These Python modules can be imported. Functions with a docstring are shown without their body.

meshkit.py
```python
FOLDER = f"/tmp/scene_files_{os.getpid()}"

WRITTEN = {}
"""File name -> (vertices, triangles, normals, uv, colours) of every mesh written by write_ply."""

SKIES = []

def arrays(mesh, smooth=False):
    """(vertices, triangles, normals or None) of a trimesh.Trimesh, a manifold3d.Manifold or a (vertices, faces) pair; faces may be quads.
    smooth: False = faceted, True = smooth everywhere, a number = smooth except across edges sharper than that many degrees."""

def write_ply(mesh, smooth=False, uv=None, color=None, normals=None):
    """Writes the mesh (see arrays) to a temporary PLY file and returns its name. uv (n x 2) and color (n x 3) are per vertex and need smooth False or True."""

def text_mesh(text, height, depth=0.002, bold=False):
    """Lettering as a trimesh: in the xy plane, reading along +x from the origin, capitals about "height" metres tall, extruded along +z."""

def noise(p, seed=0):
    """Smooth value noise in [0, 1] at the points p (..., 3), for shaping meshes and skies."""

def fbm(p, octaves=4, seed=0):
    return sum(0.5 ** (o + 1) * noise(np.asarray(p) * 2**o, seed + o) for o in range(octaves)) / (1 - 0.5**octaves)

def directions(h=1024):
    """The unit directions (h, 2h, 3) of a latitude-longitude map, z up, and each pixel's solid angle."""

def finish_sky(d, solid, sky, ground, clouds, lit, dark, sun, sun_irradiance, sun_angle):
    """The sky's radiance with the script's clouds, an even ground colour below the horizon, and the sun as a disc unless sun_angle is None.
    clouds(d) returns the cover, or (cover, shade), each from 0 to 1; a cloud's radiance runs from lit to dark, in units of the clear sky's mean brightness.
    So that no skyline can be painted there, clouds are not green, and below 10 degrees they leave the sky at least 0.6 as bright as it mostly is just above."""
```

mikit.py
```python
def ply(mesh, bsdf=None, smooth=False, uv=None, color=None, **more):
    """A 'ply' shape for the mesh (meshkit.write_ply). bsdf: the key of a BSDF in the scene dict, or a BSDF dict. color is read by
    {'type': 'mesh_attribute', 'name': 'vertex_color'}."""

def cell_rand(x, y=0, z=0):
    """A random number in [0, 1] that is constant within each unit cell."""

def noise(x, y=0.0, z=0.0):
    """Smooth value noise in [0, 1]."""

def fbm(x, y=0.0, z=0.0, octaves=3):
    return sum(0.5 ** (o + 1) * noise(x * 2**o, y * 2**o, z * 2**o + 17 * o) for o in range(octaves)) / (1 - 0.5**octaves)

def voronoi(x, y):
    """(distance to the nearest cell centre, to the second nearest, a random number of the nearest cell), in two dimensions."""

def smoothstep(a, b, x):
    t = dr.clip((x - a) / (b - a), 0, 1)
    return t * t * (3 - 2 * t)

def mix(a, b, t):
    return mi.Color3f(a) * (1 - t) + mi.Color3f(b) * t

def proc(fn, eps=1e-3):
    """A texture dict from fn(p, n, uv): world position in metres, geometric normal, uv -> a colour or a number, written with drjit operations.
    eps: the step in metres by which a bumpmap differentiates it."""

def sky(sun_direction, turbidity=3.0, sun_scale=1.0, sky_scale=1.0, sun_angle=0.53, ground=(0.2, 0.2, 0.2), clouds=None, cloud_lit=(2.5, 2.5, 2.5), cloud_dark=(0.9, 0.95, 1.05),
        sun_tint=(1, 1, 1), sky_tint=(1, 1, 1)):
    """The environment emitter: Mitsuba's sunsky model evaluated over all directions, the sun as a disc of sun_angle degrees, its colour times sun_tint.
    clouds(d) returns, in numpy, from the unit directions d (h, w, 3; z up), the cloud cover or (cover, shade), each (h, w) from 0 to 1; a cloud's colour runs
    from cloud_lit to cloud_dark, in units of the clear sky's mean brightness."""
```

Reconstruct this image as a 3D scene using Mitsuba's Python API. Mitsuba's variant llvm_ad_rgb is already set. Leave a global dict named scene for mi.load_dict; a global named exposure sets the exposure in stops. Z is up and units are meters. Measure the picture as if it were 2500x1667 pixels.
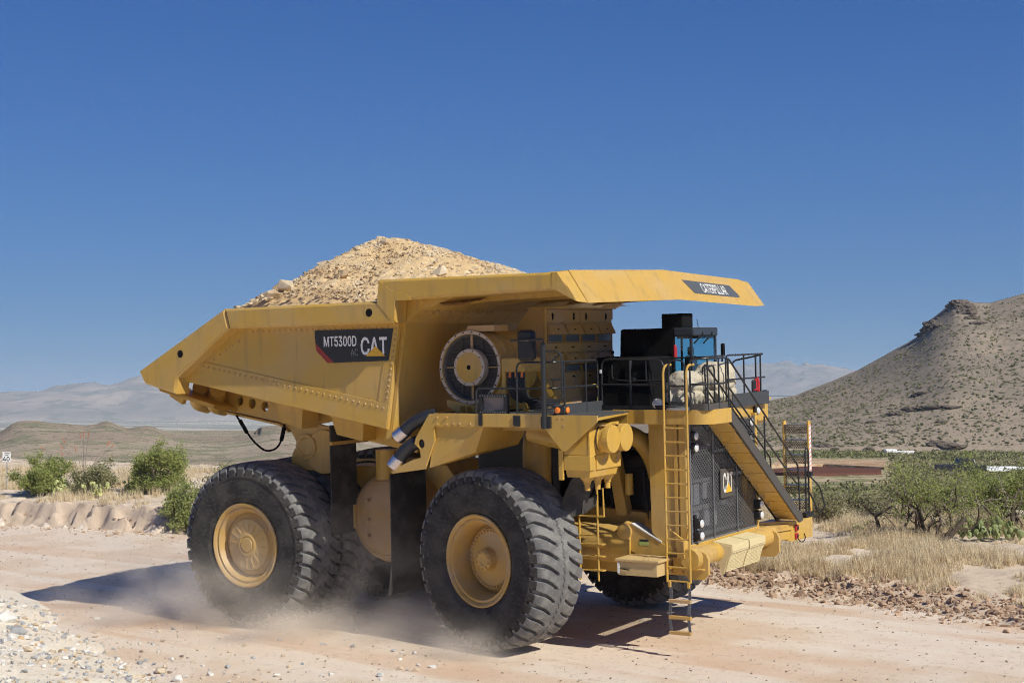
import math, random
import numpy as np, trimesh, mitsuba as mi, drjit as dr
from shapely.geometry import Polygon
import mikit, meshkit

# ---------------------------------------------------------------- camera, sky, exposure
# The truck frame: x forward, y to the truck's left, z up from the road under it, in metres. The road is tilted in
# the world, so G turns truck-frame vectors into world vectors.
F_PX = 3750.0                                   # focal length for a 2500 pixel wide picture
def _basis(yaw, pitch, roll):
    yaw, pitch, roll = np.radians([yaw, pitch, roll])
    fh = np.array([-np.sin(yaw), np.cos(yaw), 0]); r0 = np.array([np.cos(yaw), np.sin(yaw), 0])
    d = fh*np.cos(pitch) + np.array([0, 0, np.sin(pitch)]); u0 = np.cross(r0, d)
    return np.array([r0*np.cos(roll) + u0*np.sin(roll), u0*np.cos(roll) - r0*np.sin(roll), d])
B_TRUCK = _basis(32.3, 0.04, -1.25)
B_WORLD = _basis(32.3, 2.31, 0.0)
G = B_WORLD.T @ B_TRUCK
CAM_T = np.array([24.631, -30.894, 6.547])
CAM = G @ CAM_T
T = mi.ScalarTransform4f
scene, labels = {}, {}
HAZE = True
DUST = True
scene['camera'] = {'type': 'perspective', 'fov': float(2*np.degrees(np.arctan(1250/F_PX))), 'fov_axis': 'x', 'near_clip': 0.5, 'far_clip': 60000.0,
                   'to_world': T().look_at(origin=CAM.tolist(), target=(CAM + B_WORLD[2]).tolist(), up=B_WORLD[1].tolist())}
SUN = G @ (np.array([7.0, -1.5, 6.3])/np.linalg.norm([7.0, -1.5, 6.3]))
scene['sky'] = mikit.sky(SUN.tolist(), turbidity=2.6, ground=(0.34, 0.29, 0.24), sky_scale=0.55, sky_tint=(0.10, 0.43, 1.05),
                         clouds=lambda d: .74*np.exp(-np.maximum(d[..., 2], 0)/.11), cloud_lit=(1.55, 2.85, 3.9), sun_tint=(0.86, 1.0, 1.16))
exposure = 1.9

# ---------------------------------------------------------------- helpers
def pray(px, py):
    r = B_WORLD[0]*(px - 1250)/F_PX - B_WORLD[1]*(py - 833.5)/F_PX + B_WORLD[2]
    return r
def at(px, py, dist):
    """World point at the horizontal distance dist from the camera in the direction in which the photograph shows (px, py)."""
    r = pray(px, py); return CAM + r*(dist/np.hypot(r[0], r[1]))
def tray(px, py, z=0.0):
    """Truck-frame point on the plane z seen at (px, py)."""
    r = B_TRUCK[0]*(px - 1250)/F_PX - B_TRUCK[1]*(py - 833.5)/F_PX + B_TRUCK[2]
    return CAM_T + r*((z - CAM_T[2])/r[2])

class MB:
    def __init__(s): s.v, s.f, s.n = [], [], 0
    def add(s, V, F):
        V = np.asarray(V, float); F = np.asarray(F, int)
        if F.shape[1] == 4: F = np.vstack([F[:, [0, 1, 2]], F[:, [0, 2, 3]]])
        s.v.append(V); s.f.append(F + s.n); s.n += len(V); return s
    def box(s, x0, x1, y0, y1, z0, z1):
        return s.hexa([[x, y, z] for x in (x0, x1) for y in (y0, y1) for z in (z0, z1)])
    def hexa(s, p):          # 8 points ordered x(2) y(2) z(2)
        return s.add(p, [[0, 1, 3, 2], [4, 6, 7, 5], [0, 4, 5, 1], [2, 3, 7, 6], [0, 2, 6, 4], [1, 5, 7, 3]])
    def cbox(s, x0, x1, y0, y1, z0, z1, c=0.02):   # box with chamfered edges
        lo, hi = np.array([x0, y0, z0], float), np.array([x1, y1, z1], float)
        c = min(c, *(0.45*(hi - lo)))
        pts = []
        for k in range(3):
            for a in (0, 1):
                for b in (0, 1):
                    for d in (0, 1):
                        p = np.where([a, b, d], hi - c, lo + c); p[k] = (hi if (a, b, d)[k] else lo)[k]; pts.append(p)
        h = trimesh.convex.convex_hull(np.array(pts)); return s.add(h.vertices, h.faces)
    def prism(s, poly, axis, a, b, c=0.0, holes=()):
        """2-D outline (x,z for 'y', y,z for 'x', x,y for 'z') extruded from a to b; c chamfers the rims."""
        P = Polygon(poly, holes)
        if not P.exterior.is_ccw: P = Polygon(list(P.exterior.coords)[::-1][:-1], holes)
        def put(v):
            v = np.asarray(v, float)
            return {'y': v[:, [0, 2, 1]], 'x': v[:, [2, 0, 1]], 'z': v}[axis]
        if c <= 0:
            m = trimesh.creation.extrude_polygon(P, abs(b - a), engine='earcut'); v = m.vertices.copy(); v[:, 2] += min(a, b)
            return s.add(put(v), m.faces)
        a, b = min(a, b), max(a, b)
        o = np.array(P.exterior.coords)[:-1]; n = len(o)
        e1 = o - np.roll(o, 1, 0); e2 = np.roll(o, -1, 0) - o
        n1 = np.stack([-e1[:, 1], e1[:, 0]], 1)/np.linalg.norm(e1, axis=1)[:, None]; n2 = np.stack([-e2[:, 1], e2[:, 0]], 1)/np.linalg.norm(e2, axis=1)[:, None]
        i = o + (n1 + n2)*c/np.maximum(1 + (n1*n2).sum(1), .25)[:, None]
        V = np.vstack([np.c_[i, np.full(n, a)], np.c_[o, np.full(n, a + c)], np.c_[o, np.full(n, b - c)], np.c_[i, np.full(n, b)]])
        k = np.arange(n); k2 = (k + 1) % n
        Fq = np.vstack([np.stack([k + r*n, k2 + r*n, k2 + (r + 1)*n, k + (r + 1)*n], 1) for r in range(3)])
        s.add(put(V), Fq)
        tv, tf = trimesh.creation.triangulate_polygon(Polygon(i), engine='earcut')
        s.add(put(np.c_[tv, np.full(len(tv), a)]), np.array(tf)[:, ::-1]); s.add(put(np.c_[tv, np.full(len(tv), b)]), tf); return s
    def cyl(s, p0, p1, r, r1=None, n=20, cap=True):
        return s.lathe([(r, 0), (r if r1 is None else r1, 1)], p0, p1, n, cap)
    def lathe(s, prof, p0, p1, n=32, cap=False):
        """profile of (radius, t): t in lengths of p0->p1"""
        p0, p1 = np.array(p0, float), np.array(p1, float); w = p1 - p0; L = np.linalg.norm(w); z = w/L
        x = np.cross(z, [0, 0, 1] if abs(z[2]) < .9 else [1, 0, 0]); x /= np.linalg.norm(x); y = np.cross(z, x)
        t = np.arange(n)*2*np.pi/n; ring = np.cos(t)[:, None]*x + np.sin(t)[:, None]*y
        V = np.vstack([p0 + w*h + ring*r for r, h in prof]); k = np.arange(n); k2 = (k + 1) % n
        Fq = np.vstack([np.stack([k + i*n, k2 + i*n, k2 + (i + 1)*n, k + (i + 1)*n], 1) for i in range(len(prof) - 1)])
        s.add(V, Fq)
        if cap:
            for i, fl in ((0, 1), (len(prof) - 1, 0)):
                c = p0 + w*prof[i][1]; F = np.stack([k, k2, np.full(n, n)], 1); s.add(np.vstack([p0 + w*prof[i][1] + ring*prof[i][0], c]), F[:, ::-1] if fl else F)
        return s
    def tube(s, pts, r, n=7, closed=False):
        pts = np.array(pts, float); m = len(pts); r = np.broadcast_to(np.asarray(r, float), (m,))
        tan = np.gradient(pts, axis=0) if not closed else np.roll(pts, -1, 0) - np.roll(pts, 1, 0)
        if m > 2 and not closed: tan[0], tan[-1] = pts[1] - pts[0], pts[-1] - pts[-2]
        tan /= np.linalg.norm(tan, axis=1)[:, None] + 1e-12
        ref = np.array([0.31, 0.17, 0.93]); ref = ref if abs(tan[0] @ ref) < .9 else np.array([1., 0, 0])
        x = np.cross(tan[0], ref); x /= np.linalg.norm(x); V = []
        a = np.arange(n)*2*np.pi/n
        for i in range(m):
            x = x - tan[i]*(x @ tan[i]); x /= np.linalg.norm(x) + 1e-12; y = np.cross(tan[i], x)
            V.append(pts[i] + r[i]*(np.cos(a)[:, None]*x + np.sin(a)[:, None]*y))
        k = np.arange(n); k2 = (k + 1) % n; F = []
        for i in range(m if closed else m - 1):
            j = (i + 1) % m; F.append(np.stack([k + i*n, k2 + i*n, k2 + j*n, k + j*n], 1))
        s.add(np.vstack(V), np.vstack(F))
        if not closed:
            for i, fl in ((0, 1), (m - 1, 0)):
                Ft = np.array([[0, q, q + 1] for q in range(1, n - 1)]); s.add(V[i], Ft[:, ::-1] if fl else Ft)
        return s
    def mesh(s): return np.vstack(s.v), np.vstack(s.f)
    def xf(s, M, t=(0, 0, 0)):
        s.v = [v @ np.asarray(M).T + np.asarray(t) for v in s.v]; return s

def bend(pts, r, k=5):
    """Round the inner corners of a polyline."""
    pts = [np.array(p, float) for p in pts]; out = [pts[0]]
    for a, b, c in zip(pts[:-2], pts[1:-1], pts[2:]):
        d1, d2 = a - b, c - b; l1, l2 = np.linalg.norm(d1), np.linalg.norm(d2); q = min(r, .45*l1, .45*l2)
        p, e = b + d1/l1*q, b + d2/l2*q
        out += [(1 - t)**2*p + 2*t*(1 - t)*b + t*t*e for t in np.linspace(0, 1, k)]
    return out + [pts[-1]]
def numbered(key):
    if key not in USED: USED.add(key); return key
    i = 1
    while f'{key}_{i:03d}' in USED: i += 1
    USED.add(f'{key}_{i:03d}'); return f'{key}_{i:03d}'
USED = set()
def obj(name, mesh, mat, parent=None, smooth=False, frame='truck', label=None, cat=None, group=None, kind=None, **kw):
    key = numbered((parent + '__' if parent else '') + name)
    if isinstance(mesh, MB): mesh = mesh.mesh()
    v, f = np.asarray(mesh[0], float), np.asarray(mesh[1], int)
    if frame == 'truck': v = v @ G.T
    scene[key] = mikit.ply((v, f), mat, smooth=smooth, **kw)
    tag(key, label, cat, group, kind); return key
def tag(key, label=None, cat=None, group=None, kind=None):
    d = {k: v for k, v in (('label', label), ('category', cat), ('group', group), ('kind', kind)) if v}
    if d: labels[key] = {**labels.get(key, {}), **d}
def thing(name, label, cat, group=None, parent=None):
    key = numbered((parent + '__' if parent else '') + name)
    if label: tag(key, label, cat, group)
    return key
def rot_z(a):
    c, s_ = math.cos(a), math.sin(a); return np.array([[c, -s_, 0], [s_, c, 0], [0, 0, 1]])

# ---------------------------------------------------------------- materials
n_, fb, mx, ss = mikit.noise, mikit.fbm, mikit.mix, mikit.smoothstep
def two(d): return {'type': 'twosided', 'bsdf': d}
def prin(color, rough=.5, metal=0.0, **k):
    c = mikit.proc(color) if callable(color) else {'type': 'rgb', 'value': list(color)}
    return two({'type': 'principled', 'base_color': c, 'roughness': rough, 'metallic': metal, **k})
def diff(color):
    return two({'type': 'diffuse', 'reflectance': mikit.proc(color) if callable(color) else {'type': 'rgb', 'value': list(color)}})
def yellow_fn(p, n, uv):
    a = fb(p.x*1.1, p.y*1.1, p.z*1.1, 4); b = fb(p.x*9, p.y*9, p.z*4 + 7, 3); st = fb(p.x*7 + 3, p.y*7, p.z*.55, 4); sc = n_(p.x*30, p.y*30, p.z*30)
    dust = dr.clip(ss(.40, .72, a)*.42 + ss(.55, .8, b)*.20 + dr.maximum(n.z, 0)*.22, 0, .7)
    col = mx((.53, .325, .062), (.49, .34, .16), dust)
    col = mx(col, (.36, .235, .085), ss(.54, .74, st)*.42)
    return mx(col, (.30, .20, .10), ss(.86, .95, sc)*ss(.5, .7, a)*.5)
def dusty_yellow_fn(p, n, uv):
    a = fb(p.x*2, p.y*2, p.z*2, 4)
    return mx((.46, .275, .075), (.44, .30, .17), ss(.3, .7, a)*.9)
def rubber_fn(p, n, uv):
    a = fb(p.x*3, p.y*3, p.z*3, 4); b = fb(p.x*22, p.y*22, p.z*22, 2)
    return mx((.035, .034, .036), (.13, .12, .11), ss(.4, .75, a)*.45 + ss(.55, .8, b)*.22)
def tread_fn(p, n, uv):
    a = fb(p.x*5, p.y*5, p.z*5, 4); b = n_(p.x*40, p.y*40, p.z*40)
    return mx((.13, .13, .135), (.25, .245, .24), ss(.35, .7, a)*.6 + ss(.6, .9, b)*.4)
def dirt_fn(p, n, uv):
    a = fb(p.x*.9, p.y*.9, p.z*.9, 4); b = fb(p.x*8, p.y*8, p.z*8, 3)
    return mx(mx((.58, .41, .22), (.68, .51, .31), a), (.74, .61, .43), ss(.55, .8, b)*.7)
def rock_fn(p, n, uv):
    a = fb(p.x*1.7, p.y*1.7, p.z*1.7, 2); b = fb(p.x*12, p.y*12, p.z*12, 3)
    return mx(mx((.46, .33, .20), (.66, .56, .42), ss(.3, .7, a)), (.36, .33, .30), ss(.5, .8, b)*.5)
def canvas_fn(p, n, uv):
    a = fb(p.x*3, p.y*3, p.z*3, 4)
    return mx((.46, .41, .32), (.60, .54, .43), a)
def cabinet_fn(p, n, uv):
    a = fb(p.x*1.3, p.y*1.6 + 4, p.z*1.6, 4)
    return mx((.48, .31, .10), (.40, .29, .21), ss(.35, .75, a)*.8)
def bark_fn(p, n, uv):
    return mx((.06, .045, .035), (.16, .13, .105), fb(p.x*9, p.y*9, p.z*4, 3))
M = {
 'yellow': prin(yellow_fn, .38, specular=.45), 'dusty_yellow': prin(dusty_yellow_fn, .6), 'cabinet': prin(cabinet_fn, .55),
 'rubber': prin(rubber_fn, .75, specular=.3), 'tread': prin(tread_fn, .85, specular=.2), 'dark': prin((.006, .006, .007), .8, specular=.2), 'black': prin((.014, .014, .016), .45), 'rail': prin((.022, .023, .026), .4),
 'charcoal': prin((.075, .068, .062), .55), 'deck': prin((.05, .053, .06), .6), 'steel': prin((.5, .5, .52), .35, .8), 'chrome': {'type': 'twosided', 'bsdf': {'type': 'roughconductor', 'material': 'Cr', 'alpha': .18}},
 'white': prin((.78, .78, .78), .5), 'red': prin((.42, .022, .03), .5), 'decal_black': prin((.018, .018, .019), .35), 'decal_red': prin((.30, .03, .025), .4), 'decal_yellow': prin((.75, .42, .03), .4), 'decal_grey': prin((.09, .095, .10), .4),
 'ac_grey': prin((.22, .22, .22), .5), 'louver': prin((.15, .18, .21), .3, .3), 'orange': prin((.85, .22, .02), .25, clearcoat=1.0), 'lamp': prin((.75, .76, .78), .12, .3, clearcoat=1.0), 'screenmesh': prin((.035, .030, .027), .7),
 'grille_bar': prin((.16, .165, .18), .45, .2), 'core': prin((.035, .036, .042), .6), 'core_light': prin((.24, .25, .29), .5), 'pale': prin((.62, .62, .60), .4), 'hose': prin((.02, .022, .03), .4),
 'dirt': diff(dirt_fn), 'rock': diff(rock_fn), 'canvas': diff(canvas_fn), 'bark': diff(bark_fn), 'mirror_glass': prin((.02, .025, .035), .08, .0, clearcoat=1.0), 'yellow_rope': prin((.5, .36, .05), .6), 'label_green': prin((.35, .42, .12), .5), 'pink': prin((.7, .3, .28), .5),
 'signwhite': prin((.8, .8, .8), .5), 'galv': prin((.45, .46, .47), .45, .6),
 'tinted': {'type': 'thindielectric', 'int_ior': 1.5, 'specular_transmittance': {'type': 'rgb', 'value': [.42, .78, .88]}},
}
for k_, d_ in M.items(): scene['mat_' + k_] = d_
def m_(k): return 'mat_' + k
# ---------------------------------------------------------------- the mining truck (truck frame)
TK = thing('mining_truck', 'huge yellow mining dump truck carrying a heaped load along the dirt road', 'dump truck')
def tp(name, mb, mat, smooth=False, parent=TK, **k): return obj(name, mb, m_(mat), parent, smooth, **k)
def both(fn):            # the same piece on the right (-1) and the left (+1) of the truck
    return [fn(-1), fn(1)]

# --- dump body
BODY = thing('dump_body', None, None, parent=TK)
side_poly = [(-1.9, 5.86), (4.42, 4.72), (4.82, 7.1), (0.2, 7.1), (-1.55, 5.98)]
for s_ in (-1, 1):
    mb = MB().prism(side_poly, 'y', s_*4.0, s_*4.1)
    tp('side_panel', mb, 'yellow', parent=BODY)
    tp('corner_web', MB().prism([(4.4, 6.85), (4.86, 6.95), (5.26, 7.27), (5.42, 7.50), (5.2, 7.8), (4.5, 7.85)], 'y', s_*3.96, s_*4.02), 'yellow', parent=BODY)
    mb = MB().prism([(-1.88, 5.85), (4.41, 4.735), (4.505, 5.27), (-1.25, 6.31), (-1.55, 6.1)], 'y', s_*4.1, s_*4.118, .006)
    tp('lower_side_plate', mb, 'yellow', parent=BODY)
    mb = MB().prism([(4.2, 5.33), (4.51, 5.27), (4.82, 7.02), (4.55, 7.02)], 'y', s_*4.1, s_*4.116, .006)
    tp('edge_strip', mb, 'yellow', parent=BODY)
    mb = MB().prism([(-2.75, 6.05), (-2.56, 5.75), (-1.56, 5.50), (-1.49, 5.89), (0.19, 7.01), (0.055, 7.468)], 'y', s_*3.95, s_*4.45, .05)
    tp('sloping_rail', mb, 'yellow', 40, parent=BODY)
    hol = [[(4.27 + .075*math.cos(a), 7.26 + .075*math.sin(a)) for a in np.arange(14)*2*math.pi/14]]
    mb = MB().prism([(0.065, 7.47), (0.2, 7.01), (4.9, 7.02), (4.94, 7.44), (4.52, 7.5)], 'y', s_*3.95, s_*4.45, .055)
    tp('top_rail', mb, 'yellow', 40, parent=BODY)
    for hx, hz in ((-1.35, 6.45), (4.27, 7.26)):
        mb = MB().lathe([(.09, 0), (.088, .97), (.08, 1.0), (0.001, .99)], (hx, s_*4.40, hz), (hx, s_*4.455, hz), 18)
        tp('lifting_hole', mb, 'dark', 30, parent=BODY)
    mb = MB().prism([(4.55, 7.96), (4.5, 7.5), (4.95, 7.03), (5.0, 7.50), (5.43, 7.51), (9.22, 7.60), (9.46, 7.33), (9.0, 7.94)], 'y', s_*4.0, s_*4.45, .05)
    tp('canopy_side', mb, 'yellow', 40, parent=BODY)
    mb = MB().prism([(4.56, 7.95), (4.5, 7.45), (4.94, 7.0), (4.98, 7.5), (5.42, 7.505), (5.30, 7.62), (4.86, 7.72)], 'y', s_*4.449, s_*4.46)
    tp('corner_plate', mb, 'yellow', parent=BODY)
rv = MB()
def rivet(p, r=.028, d=.022, ax=1, sg=-1):
    q = np.array(p, float); e = q.copy(); e[ax] += sg*d; rv.lathe([(r, 0), (r*.75, .8), (0.001, 1)], q, e, 7)
for i in range(34):
    t = i/33; rivet((-1.1 + 5.45*t, -4.118, 6.17 - .985*t))
for i in range(26): rivet((.62 + 4.05*i/25, -4.1, 6.93))
for i in range(5): rivet((-.62 + .8*i/4, -4.1, 6.30 + .42*i/4))
for i in range(13): t = i/12; rivet((4.46 + .285*t, -4.116, 5.40 + 1.5*t))
for i in range(15): t = i/14; rivet((4.47 + .33*t, -3.8, 4.95 + 2.0*t), ax=0, sg=1)
for i in range(14): t = i/13; rivet((5.33, -3.8 + 2.6*t, 7.25), ax=0, sg=1, r=.035)
tp('rivets', rv, 'dusty_yellow', parent=BODY, kind='stuff')
# floor, tail, front wall and canopy
tp('floor', MB().prism([(-2.62, 6.02), (-2.5, 5.90), (-1.75, 5.82), (4.44, 4.74), (4.44, 4.86), (-1.6, 5.96)], 'y', -3.98, 3.98), 'yellow', parent=BODY)
tp('front_wall', MB().prism([(4.30, 4.5), (4.46, 4.5), (4.92, 7.02), (5.32, 7.30), (5.24, 7.42), (4.78, 7.15)], 'y', -3.985, 3.985), 'yellow', parent=BODY)
tp('canopy_roof', MB().prism([(5.2, 7.36), (5.35, 7.28), (6.2, 7.55), (9.05, 7.62), (9.1, 7.86), (4.8, 7.9), (4.7, 7.8)], 'y', -3.99, 3.99), 'yellow', parent=BODY)
cr = MB()
for yy in (-2.7, -1.35, 0, 1.35, 2.7): cr.prism([(5.6, 7.40), (6.3, 7.46), (8.6, 7.52), (9.2, 7.56), (9.2, 7.64), (6.2, 7.58)], 'y', yy - .06, yy + .06)
tp('canopy_ribs', cr, 'yellow', parent=BODY)
ys = [-4.06, 0.0, 4.345]; top = [(9.06, 7.985), (9.14, 8.10), (9.06, 7.985)]; bot = [(9.50, 7.31), (9.54, 7.42), (9.50, 7.31)]; tb = [(8.6, 7.97), (8.6, 8.08), (8.6, 7.97)]; bb = [(9.30, 7.36), (9.3, 7.46), (9.3, 7.36)]
mb = MB()
for i in range(2):
    mb.hexa([(tb[i][0], ys[i], tb[i][1] - .08), (tb[i][0], ys[i], tb[i][1]), (tb[i+1][0], ys[i+1], tb[i+1][1] - .08), (tb[i+1][0], ys[i+1], tb[i+1][1]),
             (bot[i][0], ys[i], bot[i][1]), (top[i][0], ys[i], top[i][1]), (bot[i+1][0], ys[i+1], bot[i+1][1]), (top[i+1][0], ys[i+1], top[i+1][1])])
tp('canopy_front', mb, 'yellow', parent=BODY)
for s_ in (-1, 1):
    y0, y1 = (-4.075, -4.46) if s_ < 0 else (4.36, 5.0)
    mb = MB().hexa([(8.62, y0, 7.86), (8.62, y0, 7.965), (8.9, y1, 7.62), (8.9, y1, 7.93), (9.49, y0, 7.31), (9.05, y0, 7.975), (9.44, y1, 7.34), (9.01, y1, 7.93)])
    tp('canopy_corner', mb, 'yellow', parent=BODY)
tp('tail_lip', MB().hexa([(-2.74, -3.96, 5.95), (-2.76, -3.96, 6.06), (-2.74, 3.96, 5.95), (-2.76, 3.96, 6.06), (-2.5, -3.96, 5.78), (-2.4, -3.96, 6.05), (-2.5, 3.96, 5.78), (-2.4, 3.96, 6.05)]), 'yellow', parent=BODY)
# under-body rails with their round openings, tail tubes
for s_ in (-1, 1):
    hs = []
    for hx, hz, hr in ((-1.37, 5.26, .115), (-.96, 5.19, .115), (-.55, 5.12, .115), (.32, 4.98, .16)):
        hs.append([(hx + hr*math.cos(a), hz + hr*1.12*math.sin(a)) for a in np.arange(18)*2*math.pi/18])
    mb = MB().prism([(-2.45, 5.62), (-2.3, 5.02), (-1.8, 5.02), (-.05, 4.74), (.25, 4.55), (.47, 4.22), (.3, 4.0), (.22, 3.6), (1.7, 3.6), (1.78, 4.3), (1.55, 4.62), (1.1, 4.70), (2.0, 4.86), (1.9, 5.18), (.4, 5.46), (-1.5, 5.78)], 'y', s_*2.30, s_*2.42, holes=hs)
    tp('body_beam', mb, 'yellow', parent=BODY)
    mb = MB().prism([(-1.8, 4.985), (-.05, 4.705), (.22, 4.53), (.2, 4.50), (-.06, 4.66), (-1.8, 4.94)], 'y', s_*2.25, s_*2.47); tp('beam_flange', mb, 'yellow', parent=BODY)
    for pl in ([(.45, 5.44), (.62, 4.80), (1.25, 4.64), (1.32, 5.29)], [(2.05, 5.15), (2.3, 4.52), (3.05, 4.38), (3.1, 4.98)]): tp('bolster', MB().prism(pl, 'y', s_*2.6, s_*3.2), 'yellow', parent=BODY)
    mb = MB().prism([(2.5, 5.05), (2.55, 4.40), (4.2, 4.10), (4.3, 4.75)], 'y', s_*2.2, s_*2.7); tp('lift_beam', mb, 'yellow', parent=BODY)
    for i, x0 in enumerate((-2.62, -2.05)):
        pts = bend([(x0 + .42, s_*2.9, 5.62 - .08*i), (x0 + .25, s_*2.75, 5.45 - .08*i), (x0 - .02, s_*2.60, 5.22 - .07*i), (x0 - .03, s_*2.2, 5.12 - .06*i)], .3, 6)
        tp('heating_pipe', MB().tube(pts, .20, 14), 'yellow', 50, parent=BODY)
    mb = MB().prism([(-2.5, 5.72), (-1.95, 5.60), (-2.15, 5.22), (-2.55, 5.42)], 'y', s_*3.5, s_*3.62); tp('tail_gusset', mb, 'yellow', parent=BODY)
    mb = MB().hexa([(-2.55, s_*2.0, 5.36), (-2.6, s_*2.0, 5.46), (-2.55, s_*3.95, 5.56), (-2.6, s_*3.95, 5.66), (-1.5, s_*2.0, 4.93), (-1.5, s_*2.0, 5.01), (-1.4, s_*3.3, 5.1), (-1.4, s_*3.3, 5.2)]); tp('tail_plate', mb, 'yellow', parent=BODY)
    mb = MB().lathe([(.30, 0), (.30, .9), (.24, 1), (.2, .6), (.001, .6)], (.78, s_*2.42, 4.16), (.78, s_*2.52, 4.16), 22); tp('hinge_boss', mb, 'yellow', 40, parent=BODY)
    mb = MB().lathe([(.52, 0), (.52, .9), (.50, 1), (.44, 1), (.42, .75), (.001, .75)], (1.3, s_*2.42, 4.05), (1.3, s_*2.48, 4.05), 30); tp('pivot_plate', mb, 'yellow', 40, parent=BODY)
tp('tail_crossbeam', MB().prism([(-2.2, 5.55), (-2.3, 5.05), (-1.75, 5.0), (-1.6, 5.45)], 'y', -2.3, 2.3), 'yellow', parent=BODY)
mb = MB().tube(bend([(-1.42, -2.5, 4.90), (-1.30, -2.5, 4.76), (-.9, -2.5, 4.28), (-.5, -2.5, 4.02), (-.1, -2.5, 4.1), (.10, -2.5, 4.45), (.14, -2.5, 4.70)], .3, 5), .025, 7)
mb.tube([(-1.30, -2.5, 4.78), (-1.08, -2.5, 4.48)], .05, 8).tube([(.02, -2.5, 4.3), (.12, -2.5, 4.62)], .05, 8)
tp('body_sling', mb, 'dark', 40, parent=BODY)
tp('tail_lamp', MB().cbox(-2.35, -2.2, -2.7, -2.5, 5.2, 5.34), 'red', parent=BODY)
# the name panel on the right side
DEC = thing('name_panel', 'black panel with white model lettering and a red stripe on the body side', None, parent=TK)
dq = [(2.47, 6.91), (4.67, 6.91), (4.52, 6.21), (2.83, 6.18), (2.49, 6.62)]
tp('panel', MB().prism(dq, 'y', -4.126, -4.120), 'decal_black', parent=DEC)
tp('stripe', MB().prism([(2.495, 6.63), (2.52, 6.45), (2.83, 6.185), (3.02, 6.185)], 'y', -4.131, -4.127), 'decal_red', parent=DEC)
def letters(text, h, w, org, ex, ez, mat, key, parent, depth=.004, bold=True, slant=0):
    m = meshkit.text_mesh(text, h, depth, bold); v = m.vertices.copy(); v[:, 0] -= v[:, 0].min(); v[:, 0] *= w/v[:, 0].max()
    v[:, 0] += slant*v[:, 1]
    ex, ez = np.array(ex, float), np.array(ez, float); ey = np.cross(ex, ez)
    tp(key, (np.array(org) + v[:, :1]*ex + v[:, 1:2]*ez + v[:, 2:]*ey, m.faces), mat, parent=parent)
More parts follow.
